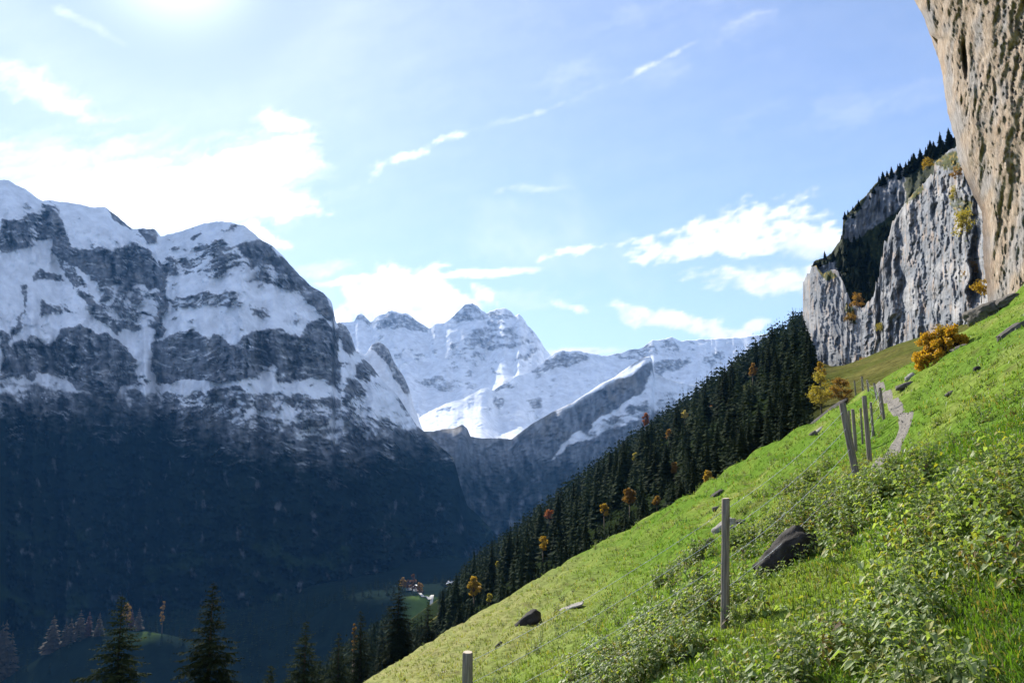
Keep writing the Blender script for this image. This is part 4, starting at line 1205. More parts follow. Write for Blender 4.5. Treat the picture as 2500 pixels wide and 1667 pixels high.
def broadleaf(H, W, colour, seed, nleaf=700, leaf=0.22, base=0.2, lean=0.0, clumps=16):
    """crown of leaf clumps round the ends of limbs, and the limbs themselves"""
    r = np.random.default_rng(seed); mt = MB(); mc = MB()
    top = np.array((lean * H, 0, H * 0.8))
    v, f = tube([(0, 0, -0.6), (0, 0, H * base), tuple(top * 0.6), tuple(top)], (0.035 * H * 0.6, 0.028 * H * 0.6, 0.018 * H * 0.6, 0.004 * H), 6)
    bark = np.array((0.10, 0.082, 0.062)); mt.add(v, f, bark)
    cen = []
    for i in range(clumps):
        q = r.uniform(0, 1); zz = H * (base + (1 - base) * (0.12 + 0.84 * q))
        env = W * 0.5 * math.sin(math.pi * min(0.97, 0.12 + 0.82 * q) ** 0.8) ** 0.7
        a = r.uniform(0, 6.28); rr = env * r.uniform(0.35, 1.0)
        c = np.array((math.cos(a) * rr + lean * zz, math.sin(a) * rr, zz)); cen.append((c, 0.20 * W * r.uniform(0.5, 1.25)))
        st = np.array((lean * zz * 0.6, 0, max(H * base, zz - rr * 0.9 - 0.08 * H)))
        v, f = tube([st, (st + c) / 2 + (0, 0, 0.02 * H), c], (0.008 * H, 0.005 * H, 0.0015 * H), 4); mt.add(v, f, bark)
    c0, c1 = (np.array(q) for q in LEAFC[colour])
    k = nleaf // clumps
    Vs = []; Cs = []
    for c, rad in cen:
        d = r.normal(0, 1, (k, 3)); d /= np.linalg.norm(d, axis=1)[:, None]
        p = c + d * (rad * r.uniform(0.25, 1.05, (k, 1))) * np.array((1, 1, 0.85))
        a = r.normal(0, 1, (k, 3)); a /= np.linalg.norm(a, axis=1)[:, None]
        b = np.cross(a, r.normal(0, 1, (k, 3))); b /= np.linalg.norm(b, axis=1)[:, None] + 1e-9
        L = leaf * r.uniform(0.6, 1.3, (k, 1))
        Vs.append(np.stack([p - a * L * 0.5, p + b * L * 0.33, p + a * L * 0.5, p - b * L * 0.33], 1))
        tone = np.clip(r.uniform(0, 1) * 0.6 + r.uniform(0, 0.5, (k, 1)), 0, 1)
        cc = lerp(c0, c1, tone); Cs.append(np.repeat(cc[:, None], 4, 1))
    V = np.concatenate(Vs); n = len(V)
    mc.add(V.reshape(-1, 3), (np.arange(n) * 4)[:, None] + np.arange(4)[None], np.concatenate(Cs).reshape(-1, 3))
    return mt, mc


def put_broadleaf(name, loc, H, W, colour, seed, label, cat='tree', group=None, rot=0.0, **kw):
    mt, mc = broadleaf(H, W, colour, seed, **kw)
    e = obj(name, None, loc=loc, rot=(0, 0, rot), label=label, cat=cat, group=group)
    obj('crown', mc.mesh('leaf_crown'), M_AUTUMN, e)
    obj('trunk', mt.mesh('trunk', True), M_BARK, e)
    return e


def build_autumn():
    for k, (px, py, hp, colour, Y, lab) in enumerate(AUTUMN):
        top = at(px, py - hp * 0.5, Y)
        gz = float(forest_z(top[0], Y))
        crown = hp * (0.74 if px < 1950 else 0.92) / FPX * Y
        H = float(top[2]) - gz
        if H < crown * 1.05: H = crown * 1.15; gz = float(top[2]) - H
        if H > crown * 3.2: gz = float(top[2]) - crown * 3.2; H = crown * 3.2; gz = min(gz, float(forest_z(top[0], Y)) + 0.0) if False else gz
        H = float(top[2]) - float(forest_z(top[0], Y)) if float(top[2]) - float(forest_z(top[0], Y)) > crown else H
        gz = float(top[2]) - H
        b = max(0.12, 1 - crown / H)
        wide = {'gold': 0.62, 'lime': 0.7, 'amber': 1.0, 'red': 1.1, 'pale': 1.0, 'orange': 0.75}[colour]
        put_broadleaf('autumn_tree', (float(top[0]), Y, gz), H, crown * wide, colour, 800 + k, lab, leaf=max(0.18, 3.2 / FPX * Y), nleaf=3600 if hp > 50 else 1500, base=min(b, 0.6), clumps=44 if hp > 50 else 24, lean=0.0)


build_autumn()


# golden bush on the brow of the meadow
def build_bush():
    r = np.random.default_rng(9)
    Y = 33.5
    lo = at(2236, 908, Y); hi = at(2356, 783, Y)
    w = float(hi[0] - lo[0]); h = float(hi[2] - lo[2])
    gx = float((lo[0] + hi[0]) / 2); gz = float(meadow_z(gx, Y))
    e = obj('golden_bush', None, loc=(gx, Y, gz), label='big round golden bush on the brow of the meadow below the grey cliff', cat='bush')
    mt = MB(); mc = MB(); cen = []
    bot = float(lo[2]) - gz
    # a dome leaning with the slope: outline of its upper and lower edge from left to right
    for i in range(110):
        u = r.uniform(0, 1); a = r.uniform(-1, 1); q = r.uniform(0, 1) ** 0.8
        ptop = np.interp(u, [0, 0.1, 0.25, 0.5, 0.8, 1], [868, 832, 808, 788, 792, 826]); pbot = np.interp(u, [0, 0.3, 0.6, 1], [906, 902, 888, 850])
        pz = lerp(pbot, ptop + 8, q); cxy = at(2236 + 120 * (0.06 + 0.88 * u), pz, Y)
        c = np.array((float(cxy[0]) - gx, a * w * 0.36 * math.sqrt(max(0.05, 1 - (2 * u - 1) ** 2 * 0.8)), float(cxy[2]) - gz)); cen.append((c, 0.17 * r.uniform(0.7, 1.25), u, q))
        st = np.array((0.1 + 0.2 * c[0], c[1] * 0.2, 0.0)); v, f = tube([st - (0, 0, 0.4), (st + c) / 2 + (0, 0, 0.1), c], (0.03, 0.016, 0.004), 4); mt.add(v, f, (0.07, 0.055, 0.04))
    Vs = []; Cs = []
    for c, rad, u, q in cen:
        k = 150
        d = r.normal(0, 1, (k, 3)); d /= np.linalg.norm(d, axis=1)[:, None]
        p = c + d * rad * r.uniform(0.2, 1.05, (k, 1))
        a = r.normal(0, 1, (k, 3)); a /= np.linalg.norm(a, axis=1)[:, None]; b = np.cross(a, r.normal(0, 1, (k, 3))); b /= np.linalg.norm(b, axis=1)[:, None]
        L = 0.085 * r.uniform(0.6, 1.4, (k, 1))
        Vs.append(np.stack([p - a * L * .5, p + b * L * .34, p + a * L * .5, p - b * L * .34], 1))
        olive = 0.6 if (u > 0.45 and q > 0.35 and r.uniform() < 0.6) else 0.05
        cc = lerp(lerp(np.array((0.50, 0.27, 0.025)), np.array((0.66, 0.45, 0.05)), r.uniform(0, 1, (k, 1))), np.array((0.12, 0.12, 0.025)), olive * r.uniform(0.5, 1, (k, 1)))
        Cs.append(np.repeat(cc[:, None], 4, 1))
    V = np.concatenate(Vs); n = len(V)
    mc.add(V.reshape(-1, 3), (np.arange(n) * 4)[:, None] + np.arange(4)[None], np.concatenate(Cs).reshape(-1, 3))
    obj('foliage', mc.mesh('bush_foliage'), M_AUTUMN, e); obj('stems', mt.mesh('bush_stems', True), M_BARK, e)


build_bush()


# spruces and shrubs that cling to the cliffs
def build_cliff_growth():
    r = np.random.default_rng(31)
    crest = lambda px: np.interp(px, [c[0] for c in CRESTC2], [c[1] for c in CRESTC2])
    cy = lambda px: np.interp(px, [1940, 1985, 2056, 2148, 2330, 2500], [470, 430, 420, 410, 360, 320])
    lab = 'small dark spruce growing on the wooded ledges above the grey cliff'
    def small(px, py, hp, Y):
        p = at(px, py, Y); h = hp / FPX * Y
        e = obj('ledge_spruce', None, loc=tuple(float(q) for q in p - np.array((0, 0, h * 0.12))), rot=(0, 0, r.uniform(0, 6)), scale=(h * 1.3, h * 1.3, h * 1.12), label=lab, cat='tree', group='spruces on the cliff ledges')
        obj('crown', CROWN_MID[r.integers(0, 4)], M_NEEDLE, e); obj('trunk', TRUNK_U, M_BARK, e)
    # along the skyline (py is the foot of the tree)
    for px in np.concatenate([r.uniform(1985, 2150, 26), r.uniform(2150, 2345, 46)]):
        hp = r.uniform(10, 22) if px < 2150 else r.uniform(16, 36)
        py = float(crest(px)) + r.uniform(2, 22)
        small(px, py, hp, wall_depth('wooded_cliff', px, py) - 1.0)
    for px, py, hp in ((2297, 358, 42), (2318, 352, 46), (2262, 392, 38)): small(px, py, hp, wall_depth('wooded_cliff', px, py) - 1.0)
    # in the dark gully between the two cliffs
    n_ = 0
    while n_ < 95:
        px = r.uniform(2035, 2175); py = r.uniform(560, 765)
        if py < np.interp(px, [2035, 2060, 2100, 2175], [660, 600, 590, 540]) or py > np.interp(px, [2035, 2060, 2110, 2139, 2151, 2162, 2175], [690, 725, 770, 730, 650, 605, 570]): continue
        small(px, py, r.uniform(16, 32), wall_depth('wooded_cliff', px, py) - 1.5); n_ += 1
    shr = [(2093, 735, 34, 'orange', 'orange shrub low in the dark gully of the cliff'), (2079, 768, 30, 'amber', 'amber shrub below the orange one in the cliff gully'),
           (2148, 800, 22, 'lime', 'olive shrub on the lower face of the grey cliff'), (2108, 884, 22, 'amber', 'low tan bush at the foot of the grey cliff'), (2090, 890, 14, 'gold', 'tiny golden bush at the foot of the grey cliff'),
           (2395, 700, 46, 'gold', 'bright yellow bush in the corner between grey and tan cliffs'), (2340, 420, 30, 'orange', 'small orange bush high on the grey cliff by the tan wall'),
           (2265, 398, 26, 'gold', 'golden bush at the top edge of the grey cliff'), (2362, 540, 60, 'lime', 'yellow green bush hanging on the upper grey cliff'), (2335, 470, 30, 'lime', 'small olive bush under the orange one on the cliff'), (2378, 660, 40, 'amber', 'brown green shrub in the shaded cleft beside the tan wall')]
    for k, (px, py, hp, colour, lab2) in enumerate(shr):
        Y = wall_depth('grey_cliff', px, py + hp * 0.4) - 1.0
        if px < 2100 and py < 790: Y = min(Y, wall_depth('grey_cliff', px, 770) - 0.5)
        if px > 2388: Y = 80.0
        p = at(px, py + hp * 0.55, Y); H = hp / FPX * Y * 1.1
        put_broadleaf('cliff_shrub', tuple(float(q) for q in p), H, H * 1.1, colour, 870 + k, lab2, cat='bush', nleaf=900, leaf=max(0.14, H * 0.085), base=0.05, clumps=16)


build_cliff_growth()

# ------------------------------------------------------------------ fences
M_WOOD = mat_plain('weathered_post_wood', (0.30, 0.245, 0.19), rough=0.85, spec=0.2, vscale=9.0, stretch=(6, 6, 0.35), bump=0.5, bdist=0.01, color2=(0.115, 0.092, 0.075))
M_CUT = mat_plain('cut_wood_end', (0.62, 0.50, 0.38), rough=0.8, vscale=30.0, bump=0.2)
M_WIRE = mat_plain('galvanised_wire', (0.55, 0.56, 0.58), rough=0.35, spec=0.6, var=0.15, bump=0)


def post_mesh(L, r, seed):
    rr = np.random.default_rng(seed); sides = 12; n = 9
    a = np.arange(sides) * 2 * math.pi / sides
    zs = np.linspace(-0.35, L, n); V = []
    prof = 1 + 0.05 * rr.normal(0, 1, sides)
    for i, z in enumerate(zs):
        q = r * (1.06 - 0.10 * i / n) * prof * (1 + 0.02 * rr.normal(0, 1, sides))
        V.append(np.stack([np.cos(a) * q, np.sin(a) * q, np.full(sides, z)], -1))
    tz = L + 0.012; q = r * 0.84 * prof
    V.append(np.stack([np.cos(a) * q, np.sin(a) * q, tz + 0.006 * np.cos(a + rr.uniform(0, 6))], -1))
    V = np.concatenate(V); F = grid_ring(n + 1, sides); top = np.array([list(range(n * sides, (n + 1) * sides))])
    return V, F, top


def grid_ring(n, k):
    return np.array([(i * k + j, i * k + (j + 1) % k, (i + 1) * k + (j + 1) % k, (i + 1) * k + j) for i in range(n - 1) for j in range(k)])


def make_post(parent, base_px, top_px, dia_px, seed, Y=None):
    if Y is None:
        x, y, ok = hit_meadow([base_px[0]], [base_px[1]]); x, y = float(x[0]), float(y[0])
    else:
        x = float(at(base_px[0], base_px[1], Y)[0]); y = Y
    z = float(meadow_z(x, y)); b = np.array((x, y, z))
    t_ = at(top_px[0], top_px[1], y)
    d = t_ - b; L = float(np.linalg.norm(d)); d = d / L
    V, F, top = post_mesh(L, dia_px / FPX * y / 2, seed)
    q = Vector((0, 0, 1)).rotation_difference(Vector(d))
    o = obj('post', mesh_from('post', V, F, smooth=True), M_WOOD, parent, loc=tuple(b), rot=tuple(q.to_euler()))
    me2 = mesh_from('post_end', V[top[0]] + np.array((0, 0, 0.003)), np.array([list(range(12))]), smooth=False)
    obj('cut_end', me2, M_CUT, o)
    return b, t_, d, L


def wires(parent, tops, fr, seed, barbs=True, sag=0.02):
    rr = np.random.default_rng(seed)
    for k, f in enumerate(fr):
        mb = MB()
        for (b0, t0), (b1, t1) in zip(tops[:-1], tops[1:]):
            p0 = lerp(b0, t0, f); p1 = lerp(b1, t1, f)
            L = float(np.linalg.norm(p1 - p0)); n = 10
            u = np.linspace(0, 1, n)[:, None]
            P = p0 + (p1 - p0) * u; P[:, 2] -= (sag * L * 4 * u * (1 - u))[:, 0]
            v, fc = tube(P, np.full(n, 0.0026), 5); mb.add(v, fc, (0.5, 0.5, 0.5))
            if barbs:
                for q in np.arange(0.1, L, 0.14):
                    c = p0 + (p1 - p0) * (q / L); c[2] -= sag * L * 4 * (q / L) * (1 - q / L)
                    for _ in range(2):
                        dd = rr.normal(0, 1, 3); dd /= np.linalg.norm(dd)
                        v, fc = tube([c - dd * 0.014, c + dd * 0.014], (0.002, 0.0008), 4); mb.add(v, fc, (0.6, 0.6, 0.6))
        obj('wire', mb.mesh('wire', True), M_WIRE, parent)


def build_fences():
    f1 = obj('meadow_fence', None, loc=(0, 0, 0), label='barbed wire fence with round wooden posts climbing across the near meadow', cat='fence')
    ps = []
    for k, (b, t_, d, Y) in enumerate([((1141, 1720), (1142, 1594), 26, 9.6), ((1770, 1532), (1772, 1219), 19, None), ((2100, 1211), (2056, 986), 17, None)]):
        r_ = make_post(f1, b, t_, d, 40 + k, Y); ps.append((r_[0], r_[1]))
    far = at(300, 1900, 13.0); far[2] = float(meadow_z(far[0], 13.0))
    wires(f1, ps, (0.30, 0.52, 0.74, 0.92), 5)
    f2 = obj('path_fence', None, loc=(0, 0, 0), label='row of grey wooden fence posts along the lower side of the footpath', cat='fence')
    q = []
    for k, (b, t_, d) in enumerate([((2124, 1127), (2110, 968), 11), ((2132, 1060), (2126, 983), 6), ((2159, 1032), (2148, 946), 7), ((2141, 976), (2134, 936), 5), ((2121, 963), (2117, 928), 5), ((2107, 955), (2104, 919), 5), ((2090, 961), (2086, 930), 4)]):
        r_ = make_post(f2, b, t_, d, 60 + k); q.append((r_[0], r_[1]))
    wires(f2, q, (0.3, 0.6, 0.9), 6, False)
    f3 = obj('slope_fence', None, loc=(0, 0, 0), label='thin old posts on the slope just behind the leaning post', cat='fence')
    q = []
    for k, (b, t_, d) in enumerate([((2090, 1098), (2082, 1000), 8), ((2106, 1078), (2101, 997), 5), ((2079, 1080), (2072, 1004), 5), ((2152, 1012), (2146, 950), 5)]):
        r_ = make_post(f3, b, t_, d, 80 + k); q.append((r_[0], r_[1]))
    wires(f3, q[:2], (0.4, 0.8), 7, False)


build_fences()


# ------------------------------------------------------------------ rocks
M_ROCKC = mat_attr('field_stone', rough=0.9, spec=0.2, var=0.4, vscale=5.0, bump=0.9, bdist=0.05)


def ico(sub):
    import bmesh
    bm = bmesh.new(); bmesh.ops.create_icosphere(bm, subdivisions=sub, radius=1.0)
    v = np.array([q.co[:] for q in bm.verts]); f = np.array([[w.index for w in q.verts] for q in bm.faces]); bm.free()
    return v, f


ICO4 = ico(4); ICO3 = ico(3)


def rock(name, px, py, wp, hp, tilt, depth, colour, seed, label, cat='rock', big=False, Y=None, sink=0.25, group=None):
    """a stone about wp x hp pixels across, long axis tilted in the picture like the slope"""
    v, f = ICO4 if big else ICO3
    if Y is None:
        x, y, ok = hit_meadow([px], [py + hp * 0.25]); x, y = float(x[0]), float(y[0])
    else:
        y = Y; x = float(at(px, py, Y)[0])
    a, c = wp / FPX * y / 2, hp / FPX * y / 2
    b = a * depth
    n = v.copy()
    # blocky: push towards a rounded box, then chip with noise
    m = np.max(np.abs(n), axis=1, keepdims=True); n = lerp(n, n / m, 0.45)
    o1 = fbm(n[:, 0] * 1.3 + seed * 3.1 + n[:, 2] * .8, n[:, 1] * 1.3 + n[:, 2] * 1.1, 900 + seed, 5, 0.55)
    o2 = ridged(n[:, 0] * 2.1 + n[:, 1], n[:, 2] * 2.4 + seed, 930 + seed, 3)
    n = n * (1 + 0.26 * o1 + 0.12 * (o2 - 0.5))[:, None]
    n = n * np.array((a, b, c))
    ta = math.radians(tilt); R = np.array(((math.cos(ta), 0, -math.sin(ta)), (0, 1, 0), (math.sin(ta), 0, math.cos(ta))))
    n = n @ R.T
    base = np.array(colour); C = base[None] * (1 + 0.35 * o1[:, None]) * np.array((1, 0.98, 0.95))
    lich = sstep(0.25, 0.6, fbm(v[:, 0] * 3 + seed, v[:, 1] * 3 + v[:, 2] * 2, 960 + seed, 4)); C = mixc(C, base * 1.6 + 0.012, lich * 0.6)
    _, e = ray(px, py)
    z = float(e) * y if Y is not None else float(meadow_z(x, y)) + c * (1 - 2 * sink) * 0.6
    return obj(name, mesh_from(name, n, f, C, smooth=not big or True), M_ROCKC, loc=(x, y, z), label=label, cat=cat, group=group)


def build_rocks():
    dk = (0.034, 0.030, 0.027); md = (0.10, 0.09, 0.078); pl = (0.27, 0.25, 0.225)
    rock('boulder', 1922, 1352, 160, 84, 43, 0.5, dk, 1, 'big dark boulder lying in the leafy plants right of the middle post', big=True, sink=0.30)
    rock('rock', 1768, 1285, 62, 30, 35, 0.6, pl, 2, 'pale weathered rock half hidden behind the middle wooden post')
    rock('rock', 1800, 1262, 44, 18, 20, 0.6, dk, 3, 'dark flat rock just right of the top of the middle post')
    rock('rock', 1735, 1325, 32, 26, 45, 0.6, dk, 4, 'small dark rock left of the middle wooden post')
    rock('rock', 1290, 1514, 70, 34, 40, 0.6, dk, 5, 'dark rock alone on the dry straw coloured slope')
    rock('rock', 1748, 1200, 46, 14, 36, 0.7, dk, 6, 'low dark slab at the meadow brow below the golden tree')
    rock('rock', 1750, 1243, 22, 12, 20, 0.7, md, 7, 'small brown stone on the grass between slab and middle post')
    rock('rock', 1218, 1582, 22, 12, 40, 0.7, dk, 8, 'small dark stone on the dry grass above the nearest post')
    rock('rock', 2222, 922, 26, 14, 38, 0.7, pl, 9, 'pale grey rock at the bend beside the footpath')
    rock('rock', 2208, 944, 40, 14, 20, 0.7, md, 10, 'brown flat rock under the pale one beside the footpath')
    rock('rock', 2318, 960, 22, 9, 30, 0.7, md, 11, 'small brown stone in the green slope right of the path')
    rock('ledge_rock', 2408, 762, 80, 42, 22, 1.2, md, 12, 'dark overhanging ledge of rock at the foot of the tan wall', big=True, Y=50.0)
    rock('ledge_rock', 2452, 738, 60, 24, 30, 1.0, md, 13, 'upper dark ledge rock touching the base of the tan wall', big=True, Y=49.0)
    rock('rock', 2468, 815, 80, 18, 33, 0.5, md, 14, 'long brown bank of earth and rock below the tan wall', big=True, sink=0.42)
    rock('rock', 2382, 838, 40, 10, 30, 0.7, md, 16, 'narrow brown rock streak in the grass right of the golden bush')
    rock('rock', 2345, 845, 44, 26, 25, 0.7, md, 17, 'brown earthy hummock immediately right of the golden bush')
    rock('rock', 2385, 892, 18, 16, 20, 0.7, dk, 19, 'small dark rock on the green slope below the ledges')
    rock('rock', 2460, 1108, 44, 26, 25, 0.6, md, 20, 'grey brown stone in the straw at the right edge')
    rock('rock', 2112, 1519, 58, 26, 5, 0.7, (0.34, 0.27, 0.25), 21, 'pinkish stone in the leafy plants near the bottom right')
    rock('rock', 1985, 1056, 22, 14, 35, 0.7, md, 22, 'small brown rock on the upper brow of the meadow')
    rock('rock', 2000, 1042, 30, 10, 40, 0.7, pl, 23, 'pale stone above the small brown rock on the brow')
    rock('ledge_rock', 2022, 1010, 120, 12, 37, 0.5, dk, 24, 'long dark eroded edge below the yellow green tree', Y=47.0)
    rock('rock', 1086, 1640, 34, 10, 20, 0.8, pl, 25, 'pale flat stone in the dry grass left of the nearest post')
    rock('rock', 1395, 1480, 60, 5, 18, 0.8, pl, 26, 'thin pale stone strip on the dry slope above the nearest post')


build_rocks()


# ------------------------------------------------------------------ leafy plants
M_PLANT = mat_leaf('broad_leaves', trans=0.42, rough=0.55, spec=0.22, rnd=0.22, tcol=(1.1, 1.3, 0.35))
M_GRASS = mat_leaf('grass_blades', trans=0.45, rough=0.55, spec=0.3, rnd=0.0, tcol=(1.1, 1.25, 0.35))


def leaf(mb, p, d, L, w, droop, c, r):
    """one leaf: folded along its midrib, arching over"""
    d = d / (np.linalg.norm(d) + 1e-9); up = np.array((0, 0, 1.0)); s = np.cross(d, up); s /= np.linalg.norm(s) + 1e-9
    n = np.cross(s, d)
    m1 = p + d * L * 0.42 + n * L * 0.05; t_ = p + d * L - up * L * droop
    V = [p, m1 + s * w + n * w * 0.25, m1 - up * L * droop * 0.15, m1 - s * w + n * w * 0.25, p + d * L * 0.76 - up * L * droop * 0.5 + s * w * 0.7, p + d * L * 0.76 - up * L * droop * 0.5 - s * w * 0.7, t_]
    mb.add(V, [(0, 2, 1), (0, 3, 2), (1, 2, 4), (2, 3, 5), (2, 6, 4), (2, 5, 6)], c)


def plant_mesh(kind, seed):
    r = np.random.default_rng(seed); mb = MB()
    base = np.array((0.185, 0.255, 0.070)); pale = np.array((0.38, 0.41, 0.20)); yel = np.array((0.42, 0.34, 0.06)); brn = np.array((0.15, 0.10, 0.045))
    if kind == 'nettle':
        for st in range(r.integers(4, 7)):
            a = r.uniform(0, 6.28); lean = r.uniform(0.05, 0.35); H = r.uniform(0.20, 0.42)
            b = np.array((math.cos(a), math.sin(a), 0)) * r.uniform(0, 0.13)
            dirn = np.array((math.cos(a) * lean, math.sin(a) * lean, 1.0))
            v, f = tube([b - (0, 0, 0.03), b + dirn * H * 0.5, b + dirn * H], (0.004, 0.003, 0.0015), 4); mb.add(v, f, base * 0.8)
            n = r.integers(4, 6)
            for i in range(n):
                q = (i + 0.8) / n; p = b + dirn * H * q; aa = r.uniform(0, 3.14)
                for sgn in (0, math.pi):
                    d = np.array((math.cos(aa + sgn), math.sin(aa + sgn), r.uniform(-0.1, 0.45)))
                    L = r.uniform(0.055, 0.105) * (1.15 - 0.45 * q)
                    c = lerp(base, pale, r.uniform(0, 1)); u = r.uniform()
                    if u < 0.14: c = lerp(c, yel, r.uniform(0.3, 0.9))
                    elif u < 0.18: c = brn
                    leaf(mb, p, d, L, L * r.uniform(0.26, 0.36), r.uniform(0.2, 0.75), c, r)
    elif kind == 'dock':
        n = r.integers(8, 13)
        for i in range(n):
            a = i * 2.4 + r.uniform(-.3, .3); el = r.uniform(0.25, 1.1); L = r.uniform(0.09, 0.17)
            d = np.array((math.cos(a), math.sin(a), el)); p = np.array((math.cos(a), math.sin(a), 0)) * 0.02
            H = r.uniform(0.05, 0.2); tip = p + d / np.linalg.norm(d) * H
            v, f = tube([p - (0, 0, 0.03), tip], (0.004, 0.003), 4); mb.add(v, f, base)
            c = lerp(base, pale, r.uniform(0.2, 1)); 
            if r.uniform() < 0.12: c = lerp(c, yel, 0.7)
            leaf(mb, tip, np.array((math.cos(a), math.sin(a), el * 0.4)), L, L * r.uniform(0.2, 0.28), r.uniform(0.35, 0.8), c, r)
    else:       # straw coloured dead stalk clump
        for i in range(9):
            a = r.uniform(0, 6.28); H = r.uniform(0.15, 0.4); ln = r.uniform(0.2, 0.8)
            p = np.array((r.uniform(-.06, .06), r.uniform(-.06, .06), -0.02)); e = p + np.array((math.cos(a) * ln * H, math.sin(a) * ln * H, H))
            v, f = tube([p, (p + e) / 2 + (0, 0, 0.03), e], (0.003, 0.002, 0.001), 3); mb.add(v, f, np.array((0.30, 0.22, 0.10)))
            for _ in range(3):
                d = r.normal(0, 1, 3); leaf(mb, lerp(p, e, r.uniform(.4, 1)), d, 0.06, 0.014, 0.5, np.array((0.27, 0.18, 0.07)) * r.uniform(.6, 1.2), r)
    return mb


PLANTS = [('nettle', 1), ('nettle', 2), ('nettle', 3), ('nettle', 4), ('dock', 5), ('dock', 6), ('stalk', 7)]
PL_MB = [plant_mesh(k, 40 + s) for k, s in PLANTS]
PL_ME = [m.mesh('leafy_plant') for m in PL_MB]
PL_AR = [m.arrays() for m in PL_MB]
DENSE = [(1380, 1700), (1480, 1560), (1600, 1440), (1680, 1400), (1800, 1340), (1850, 1270), (1930, 1200), (2010, 1165), (2090, 1145), (2200, 1150), (2280, 1140), (2360, 1090), (2420, 1110), (2560, 1040), (2800, 1300), (2800, 1900), (1300, 1900)]


def build_plants():
    N = 110000
    th = RNG.uniform(math.radians(-30), math.radians(48), N); r = np.sqrt(RNG.uniform(3.4 ** 2, 42 ** 2, N))
    r[: N // 3] = np.sqrt(RNG.uniform(3.4 ** 2, 17 ** 2, N // 3))
    x = r * np.sin(th); y = r * np.cos(th); z = meadow_z(x, y)
    px, py = project(x, y, z)
    m = (px > -40) & (px < 2950) & (py < 2000) & (py > 850)
    x, y, z, px, py, r = (q[m] for q in (x, y, z, px, py, r))
    dn = inpoly(px + 70 * fbm(x / 1.5, y / 1.5, 951, 4), py + 50 * fbm(x / 1.5, y / 1.5, 952, 4), DENSE)
    cl = 0.6 * fbm(x / 1.1, y / 1.5, 953, 4, 0.55) + 0.6 * fbm(x / 2.8, y / 3.6, 954, 2)
    prob = np.where(dn, 0.62 * sstep(-0.05, 0.22, cl) + 0.02, 0.06 * sstep(0.05, 0.45, cl) + 0.006)
    prob *= np.where(px < 1300, 0.35, 1.0)
    # the sampling is denser near the camera; even out
    prob *= np.where(r < 17, 0.42, 1.0) * np.where(r > 22, 0.5, 1.0)
    prob[path_dist(x, y) < 0.12] = 0
    k = RNG.uniform(0, 1, len(x)) < prob
    x, y, z, px, py, r, dn = (q[k] for q in (x, y, z, px, py, r, dn))
    sc = RNG.uniform(0.42, 1.18, len(x)) * np.where(dn, 1.0, 0.65)
    order = np.argsort(-sc / r * ((px > 0) & (px < 2500) & (py < 1690)))
    var = np.where(RNG.uniform(0, 1, len(x)) < 0.12, RNG.integers(4, 6, len(x)), np.where(RNG.uniform(0, 1, len(x)) < 0.06, 6, RNG.integers(0, 4, len(x))))
    print('plants', len(x))
    lab = {'nettle': 'low leafy plant with drooping grey green leaves on the near slope', 'dock': 'leafy rosette with long arching leaves on the near slope', 'stalk': 'tuft of dead straw coloured stalks on the near slope'}
    for i in order[:300]:
        kd = PLANTS[var[i]][0]
        obj({'nettle': 'nettle_plant', 'dock': 'dock_plant', 'stalk': 'dry_plant'}[kd], PL_ME[var[i]], M_PLANT, loc=(x[i], y[i], z[i] - 0.01), rot=(RNG.uniform(-.15, .15), RNG.uniform(-.35, .05), RNG.uniform(0, 6.28)), scale=sc[i], label=lab[kd], cat='plant', group={'nettle': 'nettles on the near slope', 'dock': 'dock plants on the near slope', 'stalk': 'dead stalks on the near slope'}[kd])
    V = []; F3 = []; F4 = []; C = []; n = 0
    for i in order[300:]:
        pv, pf, pc = PL_AR[var[i]]
        a = RNG.uniform(0, 6.28); ca, sa = math.cos(a), math.sin(a)
        v = np.empty_like(pv); v[:, 0] = (pv[:, 0] * ca - pv[:, 1] * sa) * sc[i] + x[i]; v[:, 1] = (pv[:, 0] * sa + pv[:, 1] * ca) * sc[i] + y[i]; v[:, 2] = pv[:, 2] * sc[i] + z[i] - 0.01
        V.append(v); C.append(pc * RNG.uniform(0.8, 1.2))
        for f in pf: (F3 if f.shape[1] == 3 else F4).append(f + n)
        n += len(pv)
    obj('leafy_plants_cover', mesh_from('leafy_plants_cover', np.concatenate(V), [np.concatenate(F3), np.concatenate(F4)], np.concatenate(C), False), M_PLANT, kind='stuff', label='cover of low leafy plants spread over the slope', cat='ground cover')


build_plants()


